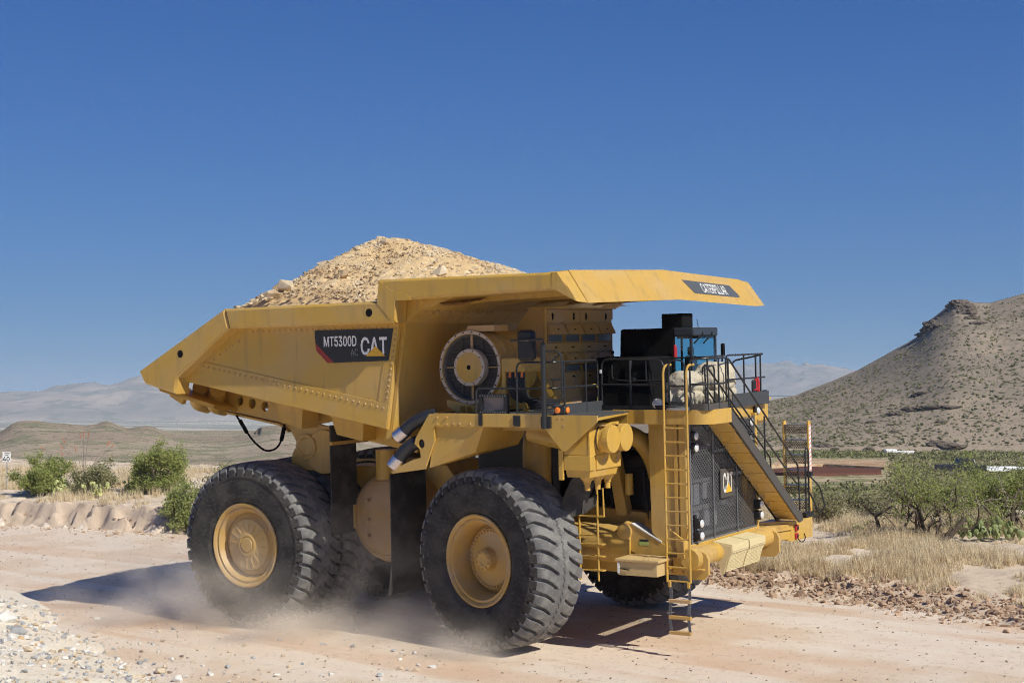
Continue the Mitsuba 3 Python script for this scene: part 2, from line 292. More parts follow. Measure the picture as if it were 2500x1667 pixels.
letters('MT5300D', .215, .92, (2.74, -4.131, 6.55), (1, 0, 0), (0, 0, 1), 'white', 'model_lettering', DEC)
letters('AC', .15, .20, (3.50, -4.131, 6.335), (1, 0, 0), (0, 0, 1), 'ac_grey', 'small_lettering', DEC, bold=False)
letters('CAT', .36, .72, (3.78, -4.131, 6.36), (1, 0, 0), (0, 0, 1), 'white', 'logo_lettering', DEC)
tp('logo_triangle', MB().prism([(3.95, 6.33), (4.41, 6.33), (4.18, 6.51)], 'y', -4.141, -4.136).prism([(3.91, 6.315), (4.45, 6.315), (4.18, 6.535)], 'y', -4.1385, -4.1355), 'decal_yellow', parent=DEC)
DF = thing('canopy_name_panel', 'grey panel with white lettering on the canopy front', None, parent=TK)
def cfp(y, t, off=0):    # point on the canopy front: t from 0 (top edge) to 1 (bottom edge)
    u = abs(y)/4.06; a = np.array([9.14 - .08*u, y, 8.10 - .115*u]); b = np.array([9.54 - .04*u, y, 7.42 - .11*u]); nrm = np.array([.86, 0, .51])
    return a + (b - a)*t + nrm*off
q = [cfp(.72, .28, .004), cfp(3.42, .28, .004), cfp(3.72, .72, .004), cfp(1.05, .72, .004)]
tp('panel', MB().add(q + [p - np.array([.01, 0, .006]) for p in q], [[0, 1, 2, 3], [4, 7, 6, 5], [0, 4, 5, 1], [1, 5, 6, 2], [2, 6, 7, 3], [3, 7, 4, 0]]), 'decal_grey', parent=DF)
p0, p1 = cfp(1.6, .66, .008), cfp(3.0, .66, .008); ez = cfp(2.2, .36) - cfp(2.2, .66); ez /= np.linalg.norm(ez)
letters('CATERPILLAR', .25, float(np.linalg.norm(p1 - p0)), p0, (p1 - p0)/np.linalg.norm(p1 - p0), ez, 'white', 'lettering', DF, bold=False)

# --- wheels
TR = 1.94
def tyre_mesh(nth, nl=40, sub=1):
    A = [(-.50, .93), (-.56, .96), (-.63, 1.03), (-.672, 1.10), (-.684, 1.115), (-.684, 1.14), (-.70, 1.28), (-.705, 1.42), (-.70, 1.50), (-.712, 1.52), (-.712, 1.56), (-.69, 1.60), (-.675, 1.66), (-.655, 1.72), (-.635, 1.77), (-.612, 1.805), (-.585, 1.828)]
    L = list(np.linspace(-.56, .56, 44)); prof = A + [(w, 1.835 + .035*math.cos(w/.62*1.35)) for w in L] + [(-w, r) for w, r in A[::-1]]
    pr = np.array(prof); th = np.arange(nth)*2*np.pi/nth; pit = 2*np.pi/nl
    w = pr[:, 0][None, :]; t = w/.62; TH = th[:, None]
    g = np.zeros((nth, len(pr))); fade = np.clip((pr[:, 1] - 1.56)/.10, 0, 1)[None, :]
    for sg in (1, -1):
        u = np.clip(sg*t, 0, 1.15); ph = -sg*.95*pit*np.maximum(1 - u, 0)**1.5/.8 + (0 if sg > 0 else .5*pit)
        d = np.abs((TH - ph + pit/2) % pit - pit/2)/pit
        hw = .070 + .055*u; on = np.clip((sg*t - .24)/.05, 0, 1)
        g = np.maximum(g, (1 - np.clip((d - hw)/.035, 0, 1))*on*fade*.095)
    zz = .06*np.where((TH/pit*2) % 1 < .5, (TH/pit*4) % 1 - .5, .5 - (TH/pit*4) % 1)
    for c in (.0,):
        g = np.maximum(g, .035*(1 - np.clip((np.abs(t - c - zz) - .018)/.012, 0, 1)))
    for sg in (1, -1):
        g = np.maximum(g, .03*(1 - np.clip((np.abs(t - sg*.42) - .014)/.012, 0, 1)))
    R = pr[:, 1][None, :] + .075*np.clip((pr[:, 1][None, :] - 1.0)/.6, 0, 1) - g
    V = np.stack([R*np.sin(TH), np.broadcast_to(w, R.shape), R*np.cos(TH)], -1).reshape(-1, 3); m = len(pr)
    out = []
    for a_, b_ in ((13, m - 14), (0, 13), (m - 14, m - 1)):
        i, j = np.meshgrid(np.arange(nth), np.arange(a_, b_), indexing='ij'); i2 = (i + 1) % nth; out.append(np.stack([i*m + j, i*m + j + 1, i2*m + j + 1, i2*m + j], -1).reshape(-1, 4))
    def cut(F): u, inv = np.unique(F, return_inverse=True); return V[u], inv.reshape(F.shape)
    return cut(out[0]), cut(np.vstack(out[1:]))
TY_HI, TY_LO = tyre_mesh(1280), tyre_mesh(640)
def place(mesh, M_, t): return mesh[0] @ np.asarray(M_).T + np.asarray(t), mesh[1]
def bolts(n, rad, y0, y1, r, mb=None, ph=0):
    mb = mb or MB()
    for i in range(n):
        a = ph + i*2*math.pi/n; mb.cyl((rad*math.sin(a), y0, rad*math.cos(a)), (rad*math.sin(a), y1, rad*math.cos(a)), r, n=7)
    return mb
def mblathe(prof, n=56): return MB().lathe([(r, h) for r, h in prof], (0, 0, 0), (0, -1, 0), n)   # h counts outwards (to -y)
RIM = mblathe([(.93, .44), (.985, .585), (.995, .635), (.97, .655), (.93, .64), (.905, .60), (.90, .585), (.875, .60), (.845, .60), (.825, .57), (.80, .50), (.765, .36), (.745, .20), (.735, .06)]).mesh()
RIMR = mblathe([(.93, .44), (.985, .585), (.995, .635), (.97, .655), (.93, .64), (.905, .60), (.90, .585), (.875, .60), (.845, .60), (.825, .57), (.80, .52), (.77, .45), (.75, .40)]).mesh()
HUBF = mblathe([(.76, .10), (.70, .14), (.655, .15), (.645, .235), (.56, .235), (.50, .25), (.34, .285), (.26, .30), (.235, .36), (.225, .47), (.19, .50), (.12, .505), (.10, .49), (.001, .49)]).mesh()
BOLF = bolts(38, .60, -.20, -.275, .026, bolts(10, .19, -.48, -.53, .018)).mesh()
HUBR = mblathe([(.76, .38), (.70, .42), (.655, .465), (.62, .475), (.605, .50), (.585, .515), (.30, .535), (.255, .55), (.245, .565), (.20, .565), (.19, .55), (.175, .55), (.16, .575), (.001, .58)]).mesh()
mb = bolts(56, .635, -.46, -.495, .014)
for i in range(16):
    a = i*2*math.pi/16 + .1; e, q = np.array([math.sin(a), 0, math.cos(a)]), np.array([math.cos(a), 0, -math.sin(a)])*.011
    mb.add([e*.31 - q + [0, -.53, 0], e*.31 + q + [0, -.53, 0], e*.56 + q + [0, -.512, 0], e*.56 - q + [0, -.512, 0]] + [p + np.array([0, -.018, 0]) for p in (e*.31 - q + [0, -.53, 0], e*.31 + q + [0, -.53, 0], e*.56 + q + [0, -.512, 0], e*.56 - q + [0, -.512, 0])], [[4, 5, 6, 7], [0, 4, 7, 3], [1, 2, 6, 5]])
BOLR = mb.mesh()
SHARED = {}
def wheel(x, y, z, yaw, front, hi, phase, left):
    W = thing('wheel', None, None, parent=TK); R_ = rot_z(yaw + (math.pi if left else 0)); S_ = np.array([[math.cos(phase), 0, math.sin(phase)], [0, 1, 0], [-math.sin(phase), 0, math.cos(phase)]])
    t = (x, y, z)
    def piece(name, mesh, mat, smooth, Q):
        if id(mesh) not in SHARED: SHARED[id(mesh)] = mikit.ply(mesh, m_(mat), smooth=smooth)
        m4 = np.eye(4); m4[:3, :3] = G @ Q; m4[:3, 3] = G @ np.array(t); scene[numbered(W + '__' + name)] = {**SHARED[id(mesh)], 'to_world': T(m4)}
    piece('tread', (TY_HI if hi else TY_LO)[0], 'tread', 35, R_ @ S_); piece('sidewall', (TY_HI if hi else TY_LO)[1], 'tyre', 50, R_ @ S_)
    piece('rim', RIM if front else RIMR, 'rim', 40, R_); piece('hub', HUBF if front else HUBR, 'rim', 40, R_); piece('bolt_ring', BOLF if front else BOLR, 'dusty_yellow', False, R_)
def tyre_fn(p, n, uv):     # dusty grey tread rubber; the radius is told from the tread by the normal, not by place
    a = fb(p.x*3, p.y*3, p.z*3, 4); b = fb(p.x*20, p.y*20, p.z*20, 3)
    base = mx((.026, .025, .026), (.060, .056, .054), ss(.3, .75, a))
    return mx(base, (.13, .125, .12), ss(.5, .8, b)*.35)
scene['mat_tyre'] = prin(tyre_fn, .8, specular=.25)
scene['mat_rim'] = prin(lambda p, n, uv: mx((.50, .31, .085), (.46, .33, .19), ss(.35, .7, fb(p.x*2.2, p.y*2.2, p.z*2.2, 4))*.8), .5)
ST = math.radians(-13)
kp = np.array([6.55, 2.3, 1.87])
o = rot_z(ST) @ np.array([0, -.85, 0])
wheel(6.55 + .27 + o[0], -2.3 + o[1], 1.93, ST, True, True, .05, False)
o = rot_z(ST) @ np.array([0, .85, 0])
wheel(6.55 + .1 + o[0], 2.3 + o[1], 1.93, ST, True, True, .3, True)
wheel(-.09, -3.12, 1.92, 0, False, True, .12, False); wheel(-.09, -1.66, 1.92, 0, False, False, .2, False)
wheel(0, 3.12, 1.92, 0, False, False, .0, True); wheel(0, 1.66, 1.92, 0, False, False, .4, True)

# --- chassis: rails, axles, tank, flaps
CH = thing('chassis', None, None, parent=TK)
for s_ in (-1, 1):
    tp('frame_rail', MB().prism([(-.6, 2.3), (9.2, 2.2), (9.2, 2.8), (4.5, 3.1), (4.0, 3.7), (-.4, 3.6)], 'y', s_*.95, s_*1.25), 'yellow', parent=CH)
tp('rear_axle', MB().lathe([(.55, 0), (.62, .2), (.75, .4), (.75, .6), (.62, .8), (.55, 1)], (0, -1.2, 1.87), (0, 1.2, 1.87), 24), 'dusty_yellow', 40, parent=CH)
tp('front_axle', MB().lathe([(.3, 0), (.35, .3), (.35, .7), (.3, 1)], (6.6, -2.2, 1.87), (6.6, 2.2, 1.87), 18), 'dusty_yellow', 40, parent=CH)
for s_ in (-1, 1): tp('strut', MB().cyl((6.75, s_*1.75, 2.0), (6.75, s_*1.65, 4.2), .24, n=18).cyl((6.75, s_*1.70, 3.2), (6.75, s_*1.65, 4.6), .32, n=18), 'yellow', 40, parent=CH)
tp('tank', MB().lathe([(1.07, 0), (1.07, .72), (1.05, .80), (.98, .88), (.80, .945), (.5, .985), (.001, 1)], (2.84, -.4, 2.50), (2.84, -2.3, 2.50), 44), 'dusty_yellow', 50, parent=CH, label='round tan tank between the wheels')
a = np.linspace(0, 2*math.pi, 60); tp('tank_seam', MB().tube([(2.84 + .86*math.cos(t), -2.185, 2.50 + .86*math.sin(t)) for t in a], .010, 6), 'dusty_yellow', parent=CH)
tb_ = MB()
for z0 in (2.95, 2.5, 2.12): tb_.cyl((2.5, -2.2, z0), (2.48, -2.37, z0 - .03), .035, n=8)
tb_.cbox(1.96, 2.08, -2.2, -2.06, 2.36, 2.7, .02).box(1.99, 2.05, -2.26, -2.16, 2.25, 2.8)
tp('tank_fitting', tb_, 'dusty_yellow', parent=CH)
tp('tank_neck', MB().cyl((2.75, -1.9, 3.4), (2.75, -1.9, 4.1), .27, n=18), 'yellow', 40, parent=CH)
def flap(x0, ya, yb, z0, z1, key, curl=0.25):
    zz = np.linspace(0, 1, 12); V, F = [], []
    for i, t in enumerate(zz):
        xx = x0 - curl*max(0, t - .62)**1.6*2
        for y in (ya, yb):
            V += [(xx, y, z1 + (z0 - z1)*t), (xx + .03, y, z1 + (z0 - z1)*t)]
    for i in range(11):
        k = i*4; F += [[k, k + 4, k + 6, k + 2], [k + 1, k + 3, k + 7, k + 5], [k, k + 1, k + 5, k + 4], [k + 2, k + 6, k + 7, k + 3]]
    F += [[44, 45, 47, 46]]
    tp(key, MB().add(V, F), 'rubber', 40, parent=CH)
flap(1.92, -3.0, -2.05, 2.15, 4.72, 'mud_flap', .1)
flap(3.90, -3.35, -2.0, .95, 3.66, 'mud_flap', .28)
flap(1.95, 2.05, 3.0, 2.15, 4.72, 'mud_flap', .1)
tp('flap_bracket', MB().box(1.9, 1.98, -3.0, -1.6, 4.25, 4.33), 'yellow', parent=CH)
tp('engine_shadow_box', MB().box(4.6, 8.6, -1.2, 1.2, 2.9, 4.75), 'dark', parent=CH) if False else None
tp('engine', MB().cbox(6.9, 9.3, -.75, .75, 2.7, 4.4, .1).cbox(4.6, 6.8, -.9, .9, 2.7, 4.6, .1).cyl((7.2, -.7, 3.9), (9.1, -.7, 3.9), .22, n=14).cyl((7.5, -.85, 3.3), (7.9, -.85, 3.3), .2, n=12), 'black', parent=CH)
tp('engine_pipe', MB().tube(bend([(8.15, -2.3, 4.55), (8.7, -1.75, 4.6), (9.1, -1.3, 4.45), (9.35, -1.1, 4.0), (9.45, -1.0, 3.4)], .5, 6), .2, 14), 'yellow', 40, parent=CH)
tp('intake_pipe', MB().tube([(7.4, -2.95, 4.62), (8.3, -3.0, 4.45)], .2, 16), 'yellow', 40, parent=CH)
tp('engine_post', MB().prism([(8.28, 4.6), (8.50, 4.6), (8.86, 2.75), (8.60, 2.75)], 'y', -1.42, -1.15).cyl((8.92, -1.42, 3.2), (8.92, -1.42, 3.65), .09, n=10), 'yellow', parent=CH)
hs = MB()
for i, (x, z) in enumerate(((8.3, 3.1), (8.55, 3.5), (9.15, 3.0), (9.3, 3.6), (7.9, 2.9))): hs.tube([(x, -1.05, z - .5), (x + .05, -1.15, z), (x - .1, -1.0, z + .7)], .045, 7)
tp('engine_hoses', hs, 'hose', parent=CH)
# front horn of the frame, towing eyes, bumper
for s_ in (-1, 1):
    y0, y1 = s_*1.62, s_*1.78
    tp('front_horn', MB().prism([(8.75, 2.15), (8.8, 2.52), (9.0, 2.66), (9.15, 2.62), (9.85, 2.26), (10.35, 2.1), (10.35, 1.7), (9.6, 1.72), (9.28, 1.8), (9.2, 2.0)], 'y', y0, y1, .02), 'yellow', parent=CH)
    tp('pin', MB().lathe([(.17, 0), (.17, .7), (.12, 1), (.001, 1)], (8.99, s_*1.78, 2.45), (8.99, s_*1.86, 2.45), 18), 'yellow', 40, parent=CH)
    tp('horn_cap', MB().prism([(9.16, 2.635), (9.15, 2.62), (9.86, 2.25), (9.87, 2.28)], 'y', s_*1.5, s_*1.80), 'pale', parent=CH)
    tp('torsion_tube', MB().cyl((7.2, s_*1.45, 2.18), (9.12, s_*1.45, 2.12), .42, n=22), 'yellow', 40, parent=CH)
    tp('frame_horn_low', MB().prism([(7.6, 1.55), (9.3, 1.5), (10.4, 1.72), (10.4, 1.9), (7.6, 1.8)], 'y', s_*1.2, s_*1.5), 'yellow', parent=CH)
tp('warning_label', MB().box(9.33, 9.56, -1.787, -1.782, 2.17, 2.25), 'label_green', parent=CH)
tp('warning_label', MB().box(9.34, 9.55, -1.788, -1.783, 2.25, 2.30), 'decal_black', parent=CH)
BU = thing('bumper', None, None, parent=TK)
tp('tube', MB().lathe([(.21, 0), (.235, .01), (.235, .06), (.205, .07), (.205, .93), (.235, .94), (.235, .99), (.21, 1)], (10.66, -2.1, 1.98), (10.66, 2.1, 1.98), 24, True), 'yellow', 40, parent=BU)
for s_ in (-1, 1):
    hole = [[(10.86 + .05*math.cos(a), 1.98 + .05*math.sin(a)) for a in np.arange(12)*2*math.pi/12]]
    tp('towing_eye', MB().prism([(10.45, 2.22), (10.7, 2.2), (10.95, 2.08), (11.0, 1.98), (11.0, 1.66), (10.9, 1.55), (10.55, 1.53), (10.45, 1.68)], 'y', s_*1.84, s_*1.93, holes=hole), 'yellow', parent=BU)
    tp('eye_rib', MB().box(10.45, 10.93, s_*1.93, s_*2.06, 1.75, 1.78), 'yellow', parent=BU)
ST_ = thing('bumper_step', 'pale yellow ribbed step on the bumper', None, parent=TK)
for y0, y1 in ((-.84, .02), (.08, .94)):
    tp('tread_plate', MB().hexa([(10.62, y0, 2.165), (10.62, y0, 2.205), (10.62, y1, 2.165), (10.62, y1, 2.205), (11.05, y0, 2.11), (11.05, y0, 2.15), (11.05, y1, 2.11), (11.05, y1, 2.15)]).box(11.03, 11.06, y0, y1, 2.0, 2.13), 'step', parent=ST_)
scene['mat_step'] = prin((.62, .52, .30), .5)
sk = MB()
for y0, y1 in ((-.84, .02), (.08, .94)):
    for i in range(13):
        t = i/12; sk.box(11.03 - .16*t**.7, 11.06 - .16*t**.7, y0, y1, 1.98 - .40*t - .011, 1.98 - .40*t + .011)
tp('rib_row', sk, 'step', parent=ST_)
for yy in (-.84, .95): tp('side_plate', MB().prism([(10.6, 2.2), (11.05, 2.11), (11.05, 2.0), (10.92, 1.75), (10.86, 1.52), (10.8, 1.5), (10.7, 1.9)], 'y', yy - .015, yy + .015), 'step', parent=ST_)
tp('back_plate', MB().hexa([(10.98, -.82, 1.98), (11.0, -.82, 2.0), (10.98, .92, 1.98), (11.0, .92, 2.0), (10.82, -.82, 1.55), (10.84, -.82, 1.55), (10.82, .92, 1.55), (10.84, .92, 1.55)]), 'yellow', parent=ST_)
# --- decks
DK = thing('deck', None, None, parent=TK)
ZD = 5.06
tp('wing_deck', MB().box(5.4, 8.6, -4.04, -1.9, ZD - .04, ZD), 'deck', parent=DK)
tp('wing_deck', MB().box(5.4, 9.4, 1.9, 4.1, ZD - .04, ZD), 'deck', parent=DK)
tp('rear_deck', MB().box(6.6, 8.6, -1.9, 1.9, ZD - .045, ZD - .005), 'deck', parent=DK)
tp('side_skirt', MB().box(5.68, 8.40, -4.11, -4.05, 4.80, ZD + .015), 'yellow', parent=DK)
tp('side_skirt', MB().box(5.68, 9.40, 4.05, 4.11, 4.80, ZD + .015), 'yellow', parent=DK)
bt = MB()
for x, z in ((5.78, 4.99), (5.78, 4.85), (6.02, 4.99), (6.02, 4.85), (6.35, 4.86), (6.2, 4.86), (6.62, 4.86), (8.78, 5.0), (8.9, 5.0), (8.9, 4.84)): bt.cyl((x, -4.11, z), (x, -4.14, z), .022, n=8)
tp('skirt_bolts', bt, 'dusty_yellow', parent=DK)
tp('rear_bracket', MB().prism([(5.68, 5.06), (5.56, 5.06), (5.2, 4.55), (5.16, 4.42), (5.3, 4.3), (5.32, 4.12), (5.1, 4.07), (4.56, 3.84), (4.5, 3.80), (4.55, 3.76), (5.42, 3.88), (5.69, 4.5)], 'y', -4.11, -4.06, holes=[[(5.34 + .085*math.cos(a), 4.42 + .1*math.sin(a)) for a in np.arange(16)*2*math.pi/16]]), 'yellow', parent=DK)
tp('under_fairing', MB().hexa([(5.5, -4.05, 3.9), (5.68, -4.05, 4.8), (5.2, -2.2, 4.0), (5.3, -2.2, 4.8), (6.6, -3.9, 4.25), (6.9, -4.04, 4.8), (6.6, -2.2, 4.3), (6.9, -2.2, 4.8)]), 'yellow', parent=DK)
tp('fender_beam', MB().box(6.9, 8.5, -3.3, -3.0, 4.68, 4.8).box(6.9, 8.6, -2.2, -2.0, 4.6, 4.99), 'yellow', parent=DK)
for i, (p, q) in enumerate((((5.30, -3.95, 4.98), (4.72, -4.02, 4.60)), ((5.02, -3.95, 4.42), (4.58, -4.02, 3.98)))):
    p, q = np.array(p), np.array(q); m = p + (q - p)*.5 + np.array([-.0, 0, .05])
    E_ = thing('exhaust', None, None, parent=TK)
    tp('elbow', MB().tube(bend([p + np.array([.25, .1, .05]), p, m, q], .2, 5), .15, 16), 'hose', 40, parent=E_)
    d = (q - m)/np.linalg.norm(q - m); tp('tip', MB().lathe([(.158, 0), (.168, .1), (.168, .9), (.16, 1.0), (.135, 1.0), (.13, .2), (.001, .2)], q - d*.16, q + d*.10, 20), 'chrome', 40, parent=E_)
    tp('mouth', MB().lathe([(.134, 0), (.001, 0)], q + d*.085, q + d*.11, 20), 'dark', parent=E_)
# front centre platform
outl = [(8.55, -2.05)] + [tuple(p) for p in bend([(8.6, -2.05), (11.16, -2.05), (11.16, -.98)], .42, 9)][1:-1] + [(11.16, -.98), (10.56, -.98), (10.56, 2.55), (8.55, 2.55)]
tp('centre_deck', MB().prism(outl, 'z', ZD - .05, ZD - .004), 'deck', parent=DK)
fas = [(8.9, -2.06)] + [tuple(p) for p in bend([(8.95, -2.06), (11.17, -2.06), (11.17, -.98)], .43, 11)][1:-1] + [(11.17, -.98)]
def ribbon(pts, z0, z1, th=.03):
    pts = np.array(pts, float); d = np.gradient(pts, axis=0); nn = np.stack([-d[:, 1], d[:, 0]], 1); nn /= np.linalg.norm(nn, axis=1)[:, None]; inn = pts + nn*th; V, F = [], []
    for a, b in zip(pts, inn): V += [(a[0], a[1], z0), (a[0], a[1], z1), (b[0], b[1], z0), (b[0], b[1], z1)]
    for i in range(len(pts) - 1):
        k = i*4; F += [[k, k + 4, k + 5, k + 1], [k + 2, k + 3, k + 7, k + 6], [k + 1, k + 5, k + 7, k + 3], [k, k + 2, k + 6, k + 4]]
    k = (len(pts) - 1)*4; F += [[0, 1, 3, 2], [k, k + 2, k + 3, k + 1]]; return MB().add(V, F)
tp('platform_fascia', ribbon(fas, 4.77, ZD + .012), 'yellow', 30, parent=DK)
kp_ = [(10.75, -2.04)] + [tuple(p) for p in bend([(10.8, -2.04), (11.14, -2.04), (11.14, -1.0)], .4, 9)][1:-1] + [(11.14, -1.02)]
tp('kick_plate', ribbon(kp_, ZD, ZD + .14, .012), 'charcoal', 30, parent=DK)
tp('kick_plate', MB().box(8.58, 8.60, -3.95, -1.95, ZD, ZD + .20), 'deck', parent=DK)
tp('kick_plate', MB().box(10.54, 10.56, .45, 2.5, ZD - .02, ZD + .24), 'deck', parent=DK)
tp('kick_plate', MB().box(8.6, 10.2, -1.99, -1.97, ZD, ZD + .10), 'black', parent=DK)
tp('gate_sill', MB().box(10.2, 10.72, -2.1, -1.6, ZD - .0, ZD + .05), 'steel', parent=DK)
# air intake fairing in front of the right wheel
FA = thing('air_cleaner', None, None, parent=TK)
tp('fairing_plate', MB().prism([(8.40, 5.055), (9.68, 5.055), (9.68, 4.93), (8.93, 4.33), (8.86, 4.33), (8.44, 4.79)], 'y', -4.13, -4.10), 'yellow', parent=FA)
tp('fairing_top', MB().prism([(8.62, -4.10), (9.68, -4.10), (9.33, -2.12), (8.62, -2.12)], 'z', 5.02, 5.05), 'deck', parent=FA)
tp('fairing_end', MB().hexa([(9.30, -2.15, 4.74), (9.30, -2.15, 5.052), (9.28, -2.10, 4.74), (9.28, -2.10, 5.052), (8.7, -2.15, 4.74), (8.7, -2.15, 5.05), (8.7, -2.10, 4.74), (8.7, -2.10, 5.05)]).hexa([(9.66, -4.1, 4.95), (9.68, -4.1, 5.05), (9.31, -2.12, 4.98), (9.33, -2.12, 5.05), (9.62, -4.1, 4.95), (9.64, -4.1, 5.05), (9.27, -2.12, 4.98), (9.29, -2.12, 5.05)]), 'yellow', parent=FA)
tp('housing', MB().prism([(8.75, 4.95), (9.28, 4.85), (9.33, 4.22), (8.72, 4.22)], 'y', -3.86, -2.66, .02), 'yellow', parent=FA)
tp('housing_face', MB().box(9.31, 9.345, -3.87, -2.60, 4.22, 4.86), 'yellow', parent=FA)
tp('lower_box', MB().cbox(8.74, 9.36, -3.88, -3.70, 3.92, 4.22, .01).cbox(8.74, 9.36, -3.60, -2.58, 3.92, 4.22, .01).box(8.76, 9.32, -3.72, -3.58, 3.93, 4.2), 'yellow', parent=FA)
tp('mount_plate', MB().cbox(8.62, 8.73, -3.90, -3.85, 3.72, 4.34, .01), 'yellow', parent=FA)
tp('dust_tray', MB().hexa([(8.78, -3.82, 3.78), (8.76, -3.84, 3.93), (8.78, -2.7, 3.78), (8.76, -2.65, 3.93), (9.30, -3.82, 3.78), (9.33, -3.84, 3.93), (9.30, -2.7, 3.78), (9.33, -2.65, 3.93)]), 'yellow', parent=FA)
for y in (-3.42, -2.86):
    C_ = thing('filter_can', None, None, parent=FA.split('__')[0] + '__air_cleaner') if False else None
    tp('filter_cap', MB().lathe([(.26, 0), (.26, .30), (.285, .31), (.285, .36), (.265, .37), (.265, .62), (.285, .64), (.285, .98), (.275, 1), (.001, 1)], (9.3, y, 4.545), (9.66, y, 4.545), 34), 'yellow', 35, parent=FA)
    tp('cap_ring', MB().lathe([(.262, 0), (.268, .3), (.268, .7), (.262, 1)], (9.36, y, 4.545), (9.42, y, 4.545), 34), 'charcoal', 35, parent=FA)
    tp('hook', MB().box(9.42, 9.54, y - .20, y - .02, 4.815, 4.825), 'dusty_yellow', parent=FA)
    tp('wire', MB().tube([(9.5, y + .05, 4.25), (9.385, y + .1, 4.16), (9.38, y + .08, 4.04), (9.385, y + .03, 4.1)], .006, 5), 'steel', parent=FA)
for x, y in ((8.95, -3.3), (9.0, -2.95), (9.05, -2.62)):
    tp('dust_funnel', MB().lathe([(.19, 0), (.19, .12), (.15, .2), (.075, .5), (.075, .62), (.058, .65), (.058, 1)], (x, y, 3.80), (x, y, 3.46), 18), 'yellow', 35, parent=FA)
tp('hood_flap', MB().add(*(lambda V, F: (V, F))(*[np.array([[8.30 + .33*t + .0*u, -3.2 + .75*u - .0, 3.72 - .0 * t] for t in (0, 1) for u in (0, 1)]), np.array([[0, 1, 3, 2]])])), 'rubber', parent=FA) if False else None
V, F = [], []
nu, nt = 5, 10
for i in range(nt):
    t = i/(nt - 1)
    for j in range(nu):
        u = j/(nu - 1); x = 8.55 - .38*math.sin(t*1.7) + .52*u; z = 3.78 - .98*t + .16*u*t; y = -3.12 + .28*u + .05*math.sin(5*u)
        for k in (0, 1): V.append((x + .02*k, y - .03*k, z))
for i in range(nt - 1):
    for j in range(nu - 1):
        a_, b_, c_, d_ = [2*(q) for q in (i*nu + j, i*nu + j + 1, (i + 1)*nu + j + 1, (i + 1)*nu + j)]
        F += [[a_, b_, c_, d_], [a_ + 1, d_ + 1, c_ + 1, b_ + 1]]
tp('rubber_guard', MB().add(V, F), 'rubber', 40, parent=FA)
tp('rubber_guard', MB().hexa([(8.62, -3.0, 2.92), (8.66, -3.0, 3.22), (8.66, -2.45, 3.05), (8.7, -2.45, 3.3), (8.64, -3.02, 2.92), (8.68, -3.02, 3.22), (8.68, -2.47, 3.05), (8.72, -2.47, 3.3)]), 'tyre', parent=FA)
# --- radiator front
RF = thing('radiator', None, None, parent=TK)
for s_ in (-1, 1):
    tp('side_post', MB().prism([(9.60, 4.78), (9.63, 2.46), (9.92, 2.2), (10.25, 2.12), (10.25, 4.78)], 'y', s_*1.77, s_*1.72), 'yellow', parent=RF)
    tp('corner_column', MB().box(10.20, 10.27, s_*1.80, s_*1.70, 1.7, 4.78).cbox(10.30, 10.50, s_*1.80, s_*1.70, 2.14, 4.78, .03), 'yellow', parent=RF)
tp('bottom_sill', MB().cbox(10.42, 10.56, -1.80, 1.80, 2.12, 2.235, .012), 'yellow', parent=RF)
tp('core', MB().box(10.05, 10.15, -1.7, 1.7, 2.2, 4.78), 'core', parent=RF)
cl = MB()
for y0, y1, z0, z1 in ((-1.5, -1.05, 3.55, 3.95), (-1.5, -.9, 2.95, 3.42), (-.85, -.60, 2.95, 3.42), (-1.5, -.92, 2.38, 2.85), (-.88, -.62, 2.38, 2.85), (-.35, -.1, 2.45, 2.9), (.0, .28, 2.42, 2.92), (-.4, .3, 3.05, 3.5), (-1.3, .0, 4.1, 4.22)): cl.cbox(10.15, 10.20, y0, y1, z0, z1, .01)
tp('core_panels', cl, 'core_light', parent=RF)
tp('core_frame', MB().box(10.15, 10.24, -1.7, 1.7, 2.84, 2.93).box(10.15, 10.24, -1.7, 1.7, 3.44, 3.50).box(10.15, 10.24, -1.7, 1.7, 2.27, 2.33).box(10.15, 10.22, -1.7, 1.7, 4.02, 4.07).box(10.15, 10.26, -.03, .05, 2.3, 4.7), 'grille_bar', parent=RF)
tp('fan_hub', MB().lathe([(.34, 0), (.34, .8), (.25, 1), (.001, 1)], (10.15, 1.0, 3.1), (10.22, 1.0, 3.1), 24), 'core_light', parent=RF)
gm = MB(); hw, z0, z1, P_ = 1.69, 2.235, 4.76, .085; r_ = .0036
H_ = z1 - z0
for k in range(-int(H_/P_) - 1, int(2*hw/P_) + 1):
    for sg in (1, -1):
        y0 = -hw + k*P_; a0, a1 = max(0, -hw - y0), min(H_, hw - y0)
        if a1 - a0 < .02: continue
        p, q = [np.array([10.515, sg*(y0 + a), z0 + a]) for a in (a0, a1)]
        d = np.array([0, sg*.7071, -.7071])*r_; e = np.array([r_, 0, 0]); c4 = [d + e, -d + e, -d - e, d - e]
        gm.add([p + x for x in c4] + [q + x for x in c4], [[0, 1, 5, 4], [1, 2, 6, 5], [2, 3, 7, 6], [3, 0, 4, 7]])
tp('grille_mesh', gm, 'grille_bar', parent=RF, kind='stuff')
for y in (-.60, .62): tp('grille_rod', MB().tube([(10.535, y, 4.75), (10.545, y, 2.16)], .016, 8), 'grille_bar', parent=RF)
tp('grille_rim', MB().box(10.50, 10.53, -1.70, -1.66, 2.23, 4.77).box(10.50, 10.53, 1.66, 1.70, 2.23, 4.77).box(10.50, 10.53, -1.7, 1.7, 2.235, 2.27), 'grille_bar', parent=RF)
BD = thing('grille_badge', 'dark badge with white lettering on the grille mesh', None, parent=TK)
tp('plate', MB().cbox(10.545, 10.585, -.29, .37, 3.06, 3.70, .02), 'charcoal', parent=BD)
letters('CAT', .40, .50, (10.59, -.21, 3.19), (0, 1, 0), (0, 0, 1), 'pale', 'lettering', BD)
